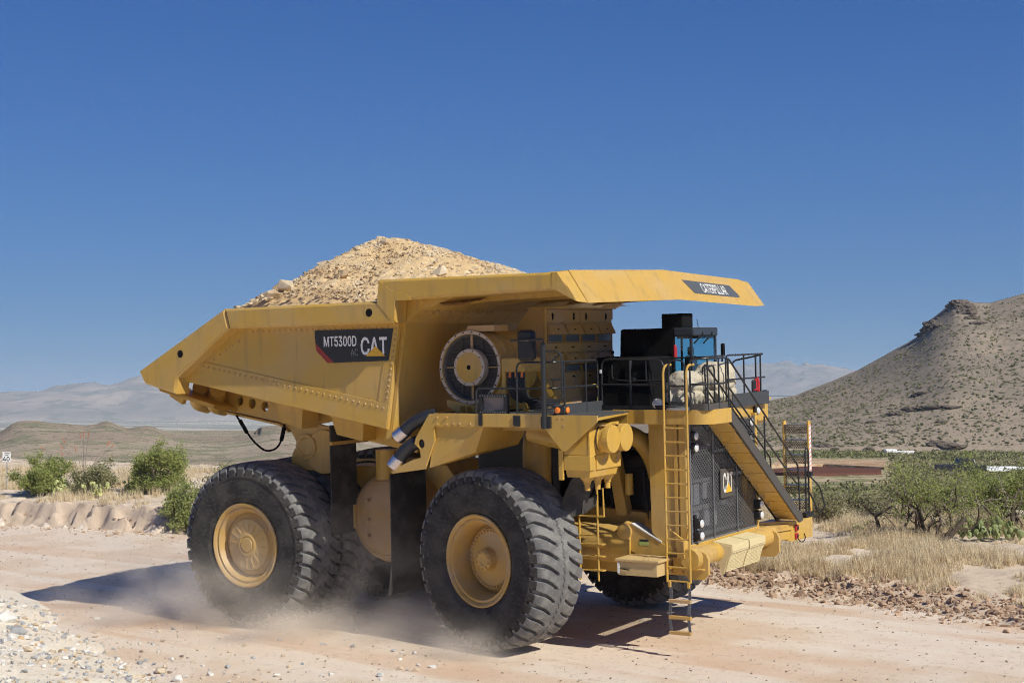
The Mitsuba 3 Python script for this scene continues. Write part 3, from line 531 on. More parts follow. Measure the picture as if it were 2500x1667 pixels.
tp('triangle', MB().prism([(-.10, 3.175), (.22, 3.175), (.06, 3.37)], 'x', 10.594, 10.602), 'decal_yellow', parent=BD)
def headlamp(x, y, z):
    L_ = thing('headlight', None, None, parent=TK)
    tp('housing', MB().cbox(x - .16, x + .02, y - .085, y + .085, z - .10, z + .10, .03), 'black', parent=L_)
    tp('lens', MB().lathe([(.085, 0), (.08, .5), (.05, .9), (.001, 1)], (x + .02, y, z), (x + .06, y, z), 18), 'lamp', 50, parent=L_)
for y, z in ((-1.52, 2.66), (-1.52, 2.40), (1.66, 2.75), (1.66, 2.50), (-1.58, 4.5), (-1.58, 4.25)): headlamp(10.66 if z < 4 else 10.6, y, z)
tp('lamp_bracket', MB().box(10.52, 10.56, -1.60, -1.50, 2.28, 2.84), 'black', parent=RF)
# upper left front
LF = thing('front_fascia', None, None, parent=TK)
tp('panel', MB().hexa([(10.52, .4, 4.79), (10.52, .4, 5.09), (10.30, 2.55, 4.62), (10.30, 2.55, 5.09), (10.56, .4, 4.79), (10.56, .4, 5.09), (10.36, 2.6, 4.62), (10.36, 2.6, 5.09)]), 'yellow', parent=LF)
tp('lamp_box', MB().cbox(9.7, 10.42, 1.85, 2.12, 4.1, 5.0, .05).prism([(9.7, 4.98), (10.42, 4.98), (10.42, 4.62), (10.2, 4.5), (9.7, 4.5)], 'y', 2.15, 2.8, .05), 'yellow', parent=LF)
tp('brow', MB().hexa([(9.5, 2.0, 5.06), (9.5, 2.0, 5.09), (9.5, 4.3, 5.06), (9.5, 4.3, 5.09), (10.42, 2.0, 4.98), (10.42, 2.0, 5.10), (10.5, 2.75, 5.1), (10.5, 2.75, 5.15)]), 'yellow', parent=LF)
tp('wing_front', MB().hexa([(9.3, 2.6, 4.9), (9.3, 2.6, 5.05), (9.3, 4.1, 4.9), (9.3, 4.1, 5.05), (9.5, 2.6, 4.6), (9.5, 2.6, 5.05), (9.5, 4.1, 4.6), (9.5, 4.1, 5.05)]), 'yellow', parent=LF)
tp('upper_mesh', MB().box(10.40, 10.44, .75, 1.68, 4.1, 4.78), 'grille_bar', parent=LF)
tp('lamp_bracket', MB().cbox(10.1, 10.4, 1.95, 2.1, 3.95, 4.15, .02), 'black', parent=LF)
for z in (4.62, 4.30): headlamp(10.52, 1.50, z)
headlamp(10.50, 1.95, 4.86)
# --- stairs across the front
SR = thing('front_stairs', None, None, parent=TK)
a0, a1 = np.array([-1.06, 4.77]), np.array([2.70, 2.29])
for x0, x1, m__ in ((11.12, 11.17, 'charcoal'), (10.58, 10.61, 'black')):
    tp('stringer', MB().prism([(-.98, 4.77), (-.98, 5.05), (2.88, 2.40), (2.92, 2.27), (2.72, 2.24)], 'x', x0, x1), m__, parent=SR)
nst = 10
for i in range(nst):
    p, q = a0 + (a1 - a0)*i/nst, a0 + (a1 - a0)*(i + 1)/nst
    tp('tread', MB().box(10.61, 11.12, p[0] + .03, q[0] + .03, p[1] + .03, p[1] + .05), 'yellow', parent=SR)
    tp('riser_plate', MB().hexa([(10.615, p[0], p[1]), (10.615, p[0] + .012, p[1] + .018), (10.615, q[0], q[1] + .008), (10.615, q[0] + .012, q[1] + .026), (11.115, p[0], p[1]), (11.115, p[0] + .012, p[1] + .018), (11.115, q[0], q[1] + .008), (11.115, q[0] + .012, q[1] + .026)]), 'yellow', parent=SR)
    tk = MB()
    for j in range(5):
        c = p + (q - p)*(.2 + .14*j); tk.box(10.62, 10.74 - .012*j, c[0] - .012, c[0], c[1] - .006, c[1] + .006)
    tp('tread_teeth', tk, 'step', parent=SR, kind='stuff')
RL = thing('handrail', None, None, parent=TK)
def rail(pts, r=.021, rad=.12, key='rail', mat='rail', parent=None): tp(key, MB().tube(bend(pts, rad, 6), r, 8), mat, 40, parent=parent or RL)
X_ = 11.15
rail([(X_, -1.05, 5.08), (X_, -1.08, 6.14), (X_, 2.72, 3.55), (X_, 2.78, 2.5)], rad=.10)
rail([(X_, -1.04, 5.50), (X_, 1.83, 3.64), (X_, 2.6, 3.15)]); rail([(X_, .81, 3.72), (X_, .81, 4.80)], key='post')
rail([(10.6, -1.0, 5.08), (10.6, -1.05, 6.02), (10.6, 2.4, 3.75), (10.6, 2.5, 2.5)], rad=.1); rail([(10.6, -1.0, 5.48), (10.6, 2.3, 3.3)]); rail([(10.6, .25, 4.1), (10.6, .25, 5.1)], key='post'); rail([(10.6, .1, 5.12), (10.6, 1.5, 4.27)])
# deck rails
zt, zm = 6.13, 5.60
rail([(7.77, -4.07, 4.83), (7.77, -4.07, zt), (8.5, -4.06, zt), (8.65, -3.95, zt), (8.60, -2.6, zt), (8.52, -2.0, zt), (8.5, -1.95, 5.07)], rad=.14)
rail([(7.0, -4.07, zm), (8.45, -4.06, zm)], key='mid_rail'); rail([(8.5, -4.05, zm), (8.65, -3.9, zm), (8.58, -2.6, zm), (8.5, -1.95, zm)], key='mid_rail')
rail([(7.0, -4.07, zm), (6.76, -4.07, zm), (6.76, -4.09, 4.8)], key='mid_rail')
for p in ((8.65, -3.64), (8.59, -2.63)): rail([(p[0], p[1], ZD), (p[0], p[1], zt)], key='post')
rail([(8.58, -1.92, ZD), (8.58, -1.92, zt + .02), (10.13, -2.05, zt - .01), (10.14, -2.05, zm)], rad=.2); rail([(8.58, -1.92, zm), (10.14, -2.05, zm - .01)], key='mid_rail')
rail([(8.42, .38, ZD), (8.42, .38, zt)], key='post'); rail([(9.24, -1.85, ZD), (9.24, -1.88, zt)], key='post'); rail([(9.0, -1.2, zm + .1), (8.55, -.6, zm + .1), (8.5, -.4, zt)], key='post')
rail([(10.27, -2.1, 5.2), (10.27, -2.1, zt - .02), (10.64, -2.1, zt - .02), (10.64, -2.1, 5.2)], rad=.16, key='gate'); rail([(10.27, -2.1, 5.22), (10.64, -2.1, 5.22)], key='gate'); rail([(10.27, -2.1, 5.57), (10.64, -2.1, 5.57)], key='gate')
ft = [(10.74, -2.06, ZD), (10.74, -2.06, zt), (11.0, -2.06, zt), (11.13, -1.9, zt), (11.13, -1.02, zt), (11.13, -1.02, ZD)]
rail(ft, rad=.12); rail([(10.74, -2.06, zm), (11.0, -2.06, zm), (11.13, -1.9, zm), (11.13, -1.02, zm)], key='mid_rail')
for p in ((11.1, -1.98), (11.13, -1.5)): rail([(p[0], p[1], ZD), (p[0], p[1], zt)], key='post')
rail([(10.5, -.95, 5.07), (10.5, -.95, 5.95), (10.5, -.35, 5.95), (10.5, -.35, 5.1)], key='rail')
rail([(10.48, .3, 5.1), (10.48, .3, 6.16), (10.48, 2.45, 6.16), (10.2, 2.55, 6.1), (9.6, 2.6, 6.0), (9.6, 2.6, 5.1)], rad=.14); rail([(10.48, .35, 5.62), (10.48, 2.45, 5.62)], key='mid_rail')
for y in (1.28, 1.95, 2.22): rail([(10.48, y, 5.1), (10.48, y, 6.14)], key='post')
rail([(8.7, -.3, 6.12), (10.3, -.3, 6.14), (10.46, .3, 6.16)], r=.018)
# yellow ladders
def ladder(y, x0, x1, z0, z1, n, key, hook, xt=0.0):
    L_ = thing(key, None, None, parent=TK)
    for x in (x0, x1):
        pts = [(x, y, z0), (x, y, z1)] if not hook else bend([(x + xt, y, z0), (x, y, z1 - .12), (x + .02, y + .06, z1), (x + .05, y + .26, z1 + .01)], .12, 6)
        tp('rail', MB().tube(pts, .026, 8), 'yellow', 40, parent=L_)
    for i in range(n):
        t = i/(n - 1) if n > 1 else 0; z = z0 + .03 + (4.70 - z0 - .03)*t if hook else z0 + (z1 - z0)*(i + .5)/n
        tp('rung', MB().tube([(x0 + xt*(1 - t), y, z), (x1 + xt*(1 - t), y, z)], .018, 7), 'yellow', 40, parent=L_)
    return L_
LD = ladder(-2.2, 10.19, 10.72, 1.50, 6.0, 12, 'front_ladder', True)
for x in (10.25, 10.68):
    xs = [(x - .035, -2.2), (x + .035, -2.2)]; V, F = [], []
    for i, t in enumerate(np.linspace(0, 1, 12)):
        z = 1.48 - 1.02*t; w = .012*math.sin(7*t)
        V += [(x - .036 + w, -2.2 + w, z), (x + .036 + w, -2.215 + w, z), (x - .036 + w, -2.19 + w, z), (x + .036 + w, -2.205 + w, z)]
    for i in range(11): k = i*4; F += [[k, k + 1, k + 5, k + 4], [k + 2, k + 6, k + 7, k + 3], [k, k + 4, k + 6, k + 2], [k + 1, k + 3, k + 7, k + 5]]
    tp('rubber_strap', MB().add(V, F), 'strap', 40, parent=LD)
    tp('clevis', MB().cbox(x - .03, x + .03, -2.24, -2.17, 1.40, 1.53, .01), 'yellow', parent=LD)
scene['mat_strap'] = prin((.16, .17, .185), .6)
for z in (1.12, .78, .46): tp('step', MB().cbox(10.22, 10.72, -2.25, -2.16, z - .035, z + .035, .006), 'dusty_yellow', parent=LD)
for mb in (MB().box(10.2, 10.24, -2.2, -1.8, 1.76, 1.80), MB().box(10.66, 10.70, -2.2, -1.8, 1.76, 1.80), MB().tube([(10.22, -2.18, 2.62), (10.45, -1.82, 2.3), (10.68, -2.18, 2.62)], .02, 6), MB().box(10.4, 10.55, -2.15, -1.82, 2.0, 2.35)): tp('standoff', mb, 'yellow', parent=LD)
L2 = ladder(-2.1, 8.05, 8.50, 1.40, 3.35, 1, 'side_ladder', False)
for z in (2.78, 2.18, 1.92, 1.62): tp('rung', MB().box(8.05, 8.62, -2.13, -1.98, z - .012, z + .012), 'yellow', parent=L2)
tp('hand_bar', MB().tube([(8.66, -2.1, 2.8), (8.64, -2.1, 3.4)], .02, 7), 'yellow', parent=L2)
TB = thing('tool_box', None, None, parent=TK)
tp('box', MB().cbox(9.22, 10.14, -2.56, -1.85, 1.64, 1.93, .01), 'toolbox', parent=TB)
scene['mat_toolbox'] = prin((.50, .36, .17), .5)
tp('lid', MB().cbox(9.17, 10.2, -2.60, -1.83, 1.93, 1.985, .012), 'toolbox', parent=TB)
tp('handle', MB().tube(bend([(9.85, -2.58, 1.985), (9.85, -2.58, 2.05), (9.97, -2.58, 2.05), (9.97, -2.58, 1.985)], .02, 4), .008, 6), 'toolbox', parent=TB)
tp('latch', MB().box(9.22, 9.27, -2.585, -2.56, 1.68, 1.9), 'white', parent=TB); tp('latch', MB().tube([(9.28, -2.58, 1.78), (9.5, -2.59, 1.76)], .012, 6), 'dark', parent=TB)
tp('bracket', MB().box(10.2, 10.4, -1.95, -1.85, 1.68, 1.98).hexa([(9.3, -1.85, 1.60), (9.3, -1.85, 1.66), (9.3, -1.6, 1.60), (9.3, -1.6, 1.66), (10.5, -1.85, 1.6), (10.5, -1.85, 1.66), (10.5, -1.6, 1.6), (10.5, -1.6, 1.66)]), 'yellow', parent=TB)
# left side boarding platform and raised ladder
PL = thing('boarding_platform', None, None, parent=TK)
tp('box', MB().hexa([(10.4, 2.0, 1.95), (10.4, 2.0, 2.28), (10.4, 3.95, 1.78), (10.4, 3.95, 2.24), (11.0, 2.65, 1.80), (11.0, 2.65, 2.26), (10.98, 3.97, 1.76), (10.98, 3.97, 2.23)]), 'yellow', parent=PL)
tp('arm', MB().hexa([(10.35, 1.0, 1.95), (10.35, 1.0, 2.2), (10.6, 2.7, 1.85), (10.6, 2.7, 2.2), (10.45, 1.0, 1.95), (10.45, 1.0, 2.2), (10.98, 2.66, 1.85), (10.98, 2.66, 2.2)]).hexa([(10.5, 1.1, 2.05), (10.5, 1.1, 2.10), (10.55, 1.3, 2.05), (10.55, 1.3, 2.10), (10.95, 2.45, 2.08), (10.95, 2.45, 2.14), (11.02, 2.62, 2.08), (11.02, 2.62, 2.14)]), 'yellow', parent=PL)
tp('tail_light', MB().cbox(11.0, 11.05, 2.80, 2.95, 2.02, 2.16, .01).cbox(11.0, 11.05, 2.80, 2.93, 1.84, 1.97, .01), 'red', parent=PL)
tp('light_socket', MB().cyl((11.05, 2.875, 2.09), (11.06, 2.875, 2.09), .05, n=10).cyl((11.05, 2.865, 1.9), (11.06, 2.865, 1.9), .045, n=10), 'black', parent=PL)
tp('cable', MB().tube(bend([(11.03, 2.9, 1.86), (11.04, 3.0, 1.76), (11.05, 3.2, 1.72), (11.03, 3.4, 1.8), (11.0, 3.4, 1.9)], .1, 4), .012, 6), 'dark', parent=PL)
LL = thing('boarding_ladder', 'yellow raised boarding ladder with perforated steps and a pink striped edge', None, parent=TK)
yl = 3.9
for x in (10.33, 10.95): tp('rail', MB().box(x - .015, x + .015, yl - .03, yl + .13, 2.2, 4.52), 'yellow', parent=LL)
tp('striped_edge', MB().box(10.967, 10.972, yl, yl + .12, 3.25, 4.42), 'white', parent=LL)
for i in range(11):
    z = 3.3 + i*.105; tp('stripe', MB().hexa([(10.973, yl, z), (10.973, yl, z + .045), (10.973, yl + .12, z + .05), (10.973, yl + .12, z + .095), (10.975, yl, z), (10.975, yl, z + .045), (10.975, yl + .12, z + .05), (10.975, yl + .12, z + .095)]), 'pink', parent=LL)
for i, z in enumerate((4.42, 4.06, 3.70, 3.34, 2.98, 2.62)):
    mb = MB().box(10.35, 10.935, yl - .03, yl + .13, z - .012, z + .012); st = MB()
    for r in range(5):
        for k in range(11 - r % 2):
            x = 10.36 + .057*k + (.028 if r % 2 else 0); st.box(x, x + .024, yl - .026, yl - .018, z - .05 - .034*r, z - .03 - .034*r)
        st.box(10.35, 10.935, yl - .028, yl - .014, z - .062 - .034*r, z - .05 - .034*r)
    tp('step', mb, 'steel', parent=LL); tp('step_lattice', st, 'lattice', parent=LL, kind='stuff')
scene['mat_lattice'] = prin((.10, .075, .055), .6)
rail([(11.0, 3.55, 2.3), (11.0, 3.55, 3.88), (11.0, 3.75, 3.88), (11.0, 3.75, 2.3)], rad=.1); rail([(11.02, 3.6, 3.3), (11.18, 4.0, 2.95), (11.28, 4.05, 2.45), (11.15, 4.0, 2.33), (11.0, 3.7, 2.9)], rad=.12)
tp('hinge', MB().cbox(10.88, 11.0, 3.6, 4.0, 2.24, 2.36, .01).cbox(10.9, 11.02, 3.85, 4.0, 3.2, 3.32, .01), 'black', parent=LL)
# --- brake resistor drum on the right deck
RG = thing('brake_resistor', 'round resistor drum with a barred dark face', None, parent=TK)
rc = np.array([6.10, -3.30, 6.03])
def drum(prof, key, mat, sm=35, n=48): tp(key, MB().lathe([(r, h) for r, h in prof], rc, rc + np.array([0, 1, 0]), n), mat, sm, parent=RG)
drum([(.70, .04), (.73, -.015), (.79, -.02), (.80, 0), (.80, .05), (.775, .06), (.775, .30), (.80, .31), (.80, .36), (.775, .37), (.775, .62), (.80, .63), (.80, .68), (.775, .69), (.775, 1.0), (.80, 1.01), (.80, 1.5)], 'shell', 'yellow')
drum([(.728, -.019), (.735, -.026), (.79, -.026), (.796, -.019)], 'front_ring', 'dustring')
scene['mat_dustring'] = prin((.50, .42, .34), .6)
drum([(.71, .13), (.39, .13)], 'inner_face', 'screenmesh'); drum([(.71, .0), (.69, .06), (.695, .13)], 'inner_wall', 'steel')
drum([(.40, .14), (.40, -.04), (.385, -.05), (.33, -.05), (.325, -.045)], 'cover_ring', 'dustring'); drum([(.335, -.048), (.045, -.055)], 'cover', 'yellow'); drum([(.05, -.056), (.001, -.05)], 'cover_hole', 'dark')
for a in (0, 90, 180, 270):
    t = math.radians(a); e, q = np.array([math.sin(t), 0, math.cos(t)]), np.array([math.cos(t), 0, -math.sin(t)])*(.028 if a % 180 == 0 else .012)
    tp('spoke', MB().hexa([rc + e*r_ + q*k_ + [0, y_, 0] for r_ in (.39, .71) for k_ in (-1, 1) for y_ in (.08, .11)]), 'dusty_yellow', parent=RG)
wr = MB()
for c in (-.265, .265):
    for s_ in (-1, 1):
        z0, z1 = .30, math.sqrt(.70**2 - c*c); wr.box(rc[0] + c - .006, rc[0] + c + .006, rc[1] + .085, rc[1] + .10, rc[2] + min(s_*z0, s_*z1), rc[2] + max(s_*z0, s_*z1)); wr.box(rc[0] + min(s_*z0, s_*z1), rc[0] + max(s_*z0, s_*z1), rc[1] + .085, rc[1] + .10, rc[2] + c - .006, rc[2] + c + .006)
for k in range(17):
    z = -.66 + k*1.32/16; x1 = math.sqrt(max(.70**2 - z*z, 0)); wr.box(rc[0] - x1, rc[0] + x1, rc[1] + .125, rc[1] + .128, rc[2] + z - .004, rc[2] + z + .004)
tp('bars', wr, 'charcoal', parent=RG)
b_ = MB()
for i in range(22): a = i*2*math.pi/22 + .1; b_.cyl(rc + np.array([.762*math.sin(a), -.02, .762*math.cos(a)]), rc + np.array([.762*math.sin(a), -.045, .762*math.cos(a)]), .015, n=7)
for i in range(10): a = i*2*math.pi/10 + .3; b_.cyl(rc + np.array([.362*math.sin(a), -.045, .362*math.cos(a)]), rc + np.array([.362*math.sin(a), -.065, .362*math.cos(a)]), .012, n=7)
tp('bolts', b_, 'dark', parent=RG)
tp('cradle', MB().prism([(5.28, 6.24), (5.24, 5.78), (5.80, 5.10), (6.8, 5.10), (7.0, 5.5), (6.92, 6.1), (6.6, 5.45), (6.1, 5.22), (5.6, 5.45), (5.36, 5.9)], 'y', -3.22, -2.3), 'yellow', parent=RG)
tp('base', MB().prism([(5.50, 5.33), (5.5, 5.2), (5.75, 5.06), (6.7, 5.06), (6.7, 5.2), (6.1, 5.22), (5.7, 5.3)], 'y', -3.34, -3.2), 'yellow', parent=RG)
for x in (5.95, 6.12, 6.30): tp('rib', MB().prism([(x - .01, 5.06), (x + .01, 5.06), (x + .01, 5.2), (x - .01, 5.2)], 'y', -3.5, -3.3), 'yellow', parent=RG)
tp('top_box', MB().hexa([(5.98, -3.28, 6.80), (6.05, -3.28, 6.93), (5.98, -2.7, 6.80), (6.05, -2.7, 6.93), (6.72, -3.28, 6.80), (6.72, -3.28, 6.93), (6.72, -2.7, 6.80), (6.72, -2.7, 6.93)]), 'dusty_yellow', parent=RG)
tp('terminal_box', MB().cbox(6.98, 7.5, -3.34, -2.6, 5.92, 6.22, .012).hexa([(7.02, -3.36, 6.03), (7.04, -3.355, 6.19), (7.02, -3.3, 6.03), (7.04, -3.3, 6.19), (7.46, -3.36, 6.03), (7.46, -3.355, 6.19), (7.46, -3.3, 6.03), (7.46, -3.3, 6.19)]).cbox(6.9, 7.0, -3.3, -2.6, 5.2, 6.2, .01), 'yellow', parent=RG)
cb = MB()
rnd = random.Random(5)
for i in range(9):
    x = 7.05 + .05*i; cb.tube(bend([(x, -3.25, 5.93), (x, -3.28, 5.6), (x + .06, -3.2, 5.35), (x + .3, -2.9 - .02*i, 5.2 + .03*(i % 3)), (7.9, -2.6, 5.15 + .03*(i % 3))], .15, 4), .022, 6)
for i in range(5): cb.tube(bend([(7.5, -3.2, 5.14 + .05*i), (7.8, -3.3, 5.12 + .06*i), (8.1, -2.9, 5.15 + .04*i)], .2, 4), .02, 6)
tp('cables', cb, 'hose', 40, parent=RG)
for i in (1, 4, 7): tp('cable_end', MB().cyl((7.05 + .05*i, -3.26, 5.93), (7.05 + .05*i, -3.27, 5.80), .03, n=8), 'orange', parent=RG)
tp('rear_support', MB().box(7.3, 7.34, -3.1, -2.9, 5.06, 5.95).hexa([(7.35, -2.6, 5.85), (7.35, -2.6, 6.0), (7.4, -2.6, 5.85), (7.4, -2.6, 6.0), (7.9, -2.62, 5.06), (7.9, -2.62, 5.1), (8.02, -2.62, 5.06), (8.02, -2.62, 5.1)]), 'yellow', parent=RG)
# wire screen box by the drum
SC = thing('screen_box', None, None, parent=TK)
tp('frame', MB().box(6.80, 7.5, -4.05, -3.95, 5.07, 5.13).box(6.80, 7.5, -4.05, -3.95, 5.42, 5.48).box(6.80, 6.88, -4.05, -3.95, 5.07, 5.48).box(7.42, 7.5, -4.05, -3.95, 5.07, 5.48), 'black', parent=SC)
scene['mat_screenpane'] = prin(lambda p, n, uv: mx((.22, .18, .165), (.11, .115, .14), ss(.35, .7, fb(p.x*4, p.y*4, p.z*4, 4))), .6)
tp('screen', MB().box(6.87, 7.43, -3.99, -3.97, 5.12, 5.43), 'screenpane', parent=SC)
sb = MB()
for i in range(11):
    for z in (5.10, 5.45): sb.cyl((6.84 + .062*i, -4.05, z), (6.84 + .062*i, -4.06, z), .010, n=6)
tp('screws', sb, 'steel', parent=SC)
tp('leg', MB().box(6.84, 6.93, -4.135, -4.11, 4.82, 5.1), 'black', parent=SC); tp('leg', MB().box(7.70, 7.86, -4.135, -4.11, 4.82, 5.04), 'black', parent=SC)
# --- electrical cabinet
EC = thing('electrical_cabinet', 'dusty yellow cabinet of small doors with grey window strips', None, parent=TK)
xf, y0, y1 = 7.0, -1.62, 1.48
tp('carcass', MB().prism([(6.98, 5.06), (6.98, 7.29), (6.60, 7.29), (6.30, 6.95), (6.1, 6.4), (6.1, 5.06)], 'y', y0, y1), 'cabinet', parent=EC)
tp('corner_post', MB().box(xf - .03, xf + .02, y0 - .02, y0 + .05, 5.1, 7.29), 'yellow', parent=EC)
tp('plinth', MB().hexa([(6.95, y0, 5.05), (6.95, y0, 5.20), (6.95, 1.55, 5.05), (6.95, 1.55, 5.45), (7.07, y0, 5.05), (7.01, y0, 5.20), (7.07, 1.8, 5.05), (7.01, 1.52, 5.45)]), 'cabinet', parent=EC)
cw = (y1 - y0 - .06)/4
def door(ya, yb, za, zb, key='door'): tp(key, MB().cbox(xf - .02, xf + .014, ya + .012, yb - .012, za + .012, zb - .012, .008), 'cabinet', parent=EC)
for k in range(2):
    ya = y0 + .05 + k*2*cw; door(ya, ya + 2*cw, 6.98, 7.28)
    for q in (.35, 1.6):
        tp('hinge', MB().box(xf + .014, xf + .022, ya + q*cw - .035, ya + q*cw + .035, 7.05, 7.18).box(xf + .02, xf + .028, ya + q*cw - .03, ya + q*cw - .02, 7.03, 7.2), 'dark', parent=EC)
for k in range(4):
    ya, yb = y0 + .05 + k*cw, y0 + .05 + (k + 1)*cw
    for r, (zt_, on) in enumerate(((6.96, True), (6.29, k > 0))):
        if not on: door(ya, yb, 5.70, zt_); continue
        tp('hood', MB().prism([(xf, zt_ - .03), (xf + .03, zt_ - .03), (xf + .13, zt_ - .22), (xf + .13, zt_ - .25), (xf, zt_ - .25)], 'y', ya + .04, yb - .04), 'cabinet', parent=EC)
        tp('latch', MB().cbox(xf + .07, xf + .10, (ya + yb)/2 - .03, (ya + yb)/2 + .03, zt_ - .15, zt_ - .12, .005), 'dark', parent=EC)
        tp('window_frame', MB().box(xf, xf + .012, ya + .05, yb - .05, zt_ - .43, zt_ - .255), 'dusty_yellow', parent=EC)
        tp('window_strip', MB().box(xf + .01, xf + .018, ya + .075, yb - .075, zt_ - .415, zt_ - .265), 'louver', parent=EC)
        door(ya, yb, zt_ - .665, zt_ - .435)
        tp('latch', MB().cbox(xf + .012, xf + .035, (ya + yb)/2 - .045, (ya + yb)/2 + .045, zt_ - .56, zt_ - .53, .005), 'dark', parent=EC)
for k in range(3): door(y0 + .05 + cw + k*cw, y0 + .05 + 2*cw + k*cw, 5.42, 5.66)
door(y0 + .30, y0 + 2*cw, 5.18, 5.66); door(y0 + 2.05*cw, y0 + 3*cw, 5.20, 5.42); door(y0 + 3*cw, y1 - .02, 5.20, 5.42)
for k in range(5):
    ya = y0 + .03 + k*cw; tp('mullion', MB().box(xf - .01, xf + .018, ya - .006, ya + .016, 5.7, 6.97), 'yellow', parent=EC)
tp('cabinet_top', MB().box(6.55, 7.11, y0 - .01, 1.52, 7.29, 7.32).prism([(6.75, 7.29), (7.0, 7.29), (7.0, 7.05)], 'y', 1.48, 1.54), 'yellow', parent=EC)
# --- mirror, marker lamps, rope
MI = thing('mirror', None, None, parent=TK)
tp('pole', MB().cyl((8.47, -4.16, 4.78), (8.47, -4.16, 6.52), .055, n=14).cyl((8.47, -4.16, 5.40), (8.47, -4.16, 5.42), .062, n=14), 'rail', 40, parent=MI)
tp('arm', MB().tube(bend([(8.47, -4.16, 6.52), (8.47, -4.18, 6.60), (8.38, -4.2, 6.60), (7.72, -4.2, 6.58)], .06, 4), .025, 8), 'rail', 40, parent=MI)
tp('head', MB().cbox(7.80, 8.22, -4.12, -3.98, 6.16, 6.80, .07), 'black', 40, parent=MI)
tp('glass', MB().cbox(7.83, 8.19, -3.982, -3.975, 6.20, 6.76, .02), 'mirror_glass', parent=MI)
tp('arm_clamp', MB().box(7.9, 8.14, -4.21, -4.18, 6.565, 6.60), 'steel', parent=MI)
tp('base', MB().cbox(8.38, 8.62, -4.17, -4.11, 4.79, 5.03, .01), 'black', parent=MI)
rail([(8.5, -4.12, 6.36), (8.75, -4.1, 6.36), (8.86, -4.08, 6.28), (8.86, -4.08, 5.78), (8.6, -4.08, 5.78)], rad=.08, parent=MI, key='ladder_loop'); rail([(8.62, -4.1, 5.36), (8.86, -4.08, 5.36), (8.86, -4.08, 5.95)], rad=.08, parent=MI, key='ladder_loop'); rail([(8.62, -4.1, 6.12), (8.84, -4.08, 6.32)], parent=MI, key='ladder_loop')
for dx, dy in ((8.74, -4.12), (8.86, -4.02)):
    pass
ML = thing('marker_lamp', None, None, parent=TK)
tp('body', MB().cbox(8.66, 8.94, -4.12, -3.95, 5.07, 5.24, .03), 'rail', parent=ML)
for p, q in (((8.76, -4.12, 5.155), (8.76, -4.15, 5.155)), ((8.94, -4.03, 5.155), (8.97, -4.03, 5.155))): tp('lens', MB().lathe([(.065, 0), (.062, .6), (.04, 1), (.001, 1.1)], p, q, 18), 'orange', 50, parent=ML)
ML2 = thing('marker_lamp', None, None, parent=TK); tp('body', MB().cbox(10.42, 10.5, 2.42, 2.58, 5.14, 5.32, .02), 'rail', parent=ML2); tp('lens', MB().lathe([(.06, 0), (.04, 1), (.001, 1.1)], (10.5, 2.5, 5.23), (10.53, 2.5, 5.23), 14), 'orange', 50, parent=ML2)
tp('work_lamp', MB().lathe([(.11, 0), (.12, .25), (.10, .6), (.04, .95), (.001, 1)], (9.95, -1.95, 5.19), (9.80, -1.86, 5.19), 18), 'lamp', 40)
tp('rope', MB().tube(bend([(8.55, -2.25, 5.62), (8.52, -2.1, 5.62), (8.5, -1.97, 5.55), (8.5, -1.97, 5.3), (8.48, -2.0, 5.12), (8.6, -1.95, 5.08)], .1, 4), .012, 6), 'yellow_rope', 40)
tp('tag', MB().cbox(8.55, 8.60, -1.97, -1.95, 5.84, 5.92, .01), 'white')
# --- operator cab
CA = thing('cab', None, None, parent=TK)
xb, xg, ya, yb, zb, zt_ = 7.55, 9.42, .88, 2.16, 5.06, 6.80
tp('shell', MB().prism([(xb - .08, zb), (xb, zt_ - .04), (xb + .05, zt_), (8.95, zt_), (8.95, zb)], 'y', ya, ya + .06, .02), 'dark', parent=CA)
tp('back_shell', MB().box(xb, 7.95, ya + .06, yb, zb, zt_ - .01).box(7.95, 8.95, ya + .06, yb, zt_ - .12, zt_ - .005).box(7.95, 8.95, ya + .06, yb, zb, 5.6), 'dark', parent=CA)
tp('roof', MB().cbox(8.93, xg + .03, ya - .01, yb + .02, 6.60, zt_, .03), 'charblue', parent=CA)
scene['mat_charblue'] = prin((.03, .038, .05), .35)
tp('lower_body', MB().box(8.93, xg - .02, ya, yb, zb, 5.62), 'black', parent=CA)
for x, y in ((9.36, .92), (9.40, 2.12)): tp('pillar', MB().box(x - .035, x + .02, y - .03, y + .03, 5.6, 6.62), 'charblue', parent=CA)
tp('rear_pillar', MB().box(8.50, 8.54, yb - .04, yb, 5.6, 6.66), 'charblue', parent=CA)
tp('side_window', MB().add([(8.95, ya + .01, 5.6), (9.36, ya + .01, 5.6), (9.36, ya + .01, 6.62), (8.95, ya + .01, 6.62)], [[0, 1, 2, 3]]), 'tinted', parent=CA)
tp('windscreen', MB().add([(9.40, .92, 5.6), (9.44, 2.14, 5.6), (9.40, 2.14, 6.62), (9.37, .92, 6.62)], [[0, 1, 2, 3]]), 'tinted', parent=CA)
tp('far_window', MB().add([(7.97, yb, 5.6), (9.40, yb, 5.6), (9.38, yb, 6.66), (7.97, yb, 6.66)], [[0, 1, 2, 3]]), 'tinted', parent=CA)
tp('seat', MB().cbox(8.98, 9.12, 1.3, 1.75, 5.6, 6.15, .04).cbox(9.0, 9.1, 1.42, 1.62, 6.16, 6.36, .03).cbox(9.12, 9.3, 1.0, 1.9, 5.6, 5.95, .03), 'dark', parent=CA)
wp = MB()
for y in (1.35, 1.85): wp.tube([(9.45, y, 6.70), (9.47, y - .05, 6.62), (9.44, y - .38, 6.48)], .014, 6).tube([(9.45, y - .25, 6.54), (9.44, y - .45, 6.44)], .02, 6)
tp('wiper', wp, 'dark', parent=CA)
tp('sun_visor', MB().box(9.0, 9.38, ya + .02, yb - .02, 6.55, 6.6), 'dark', parent=CA)
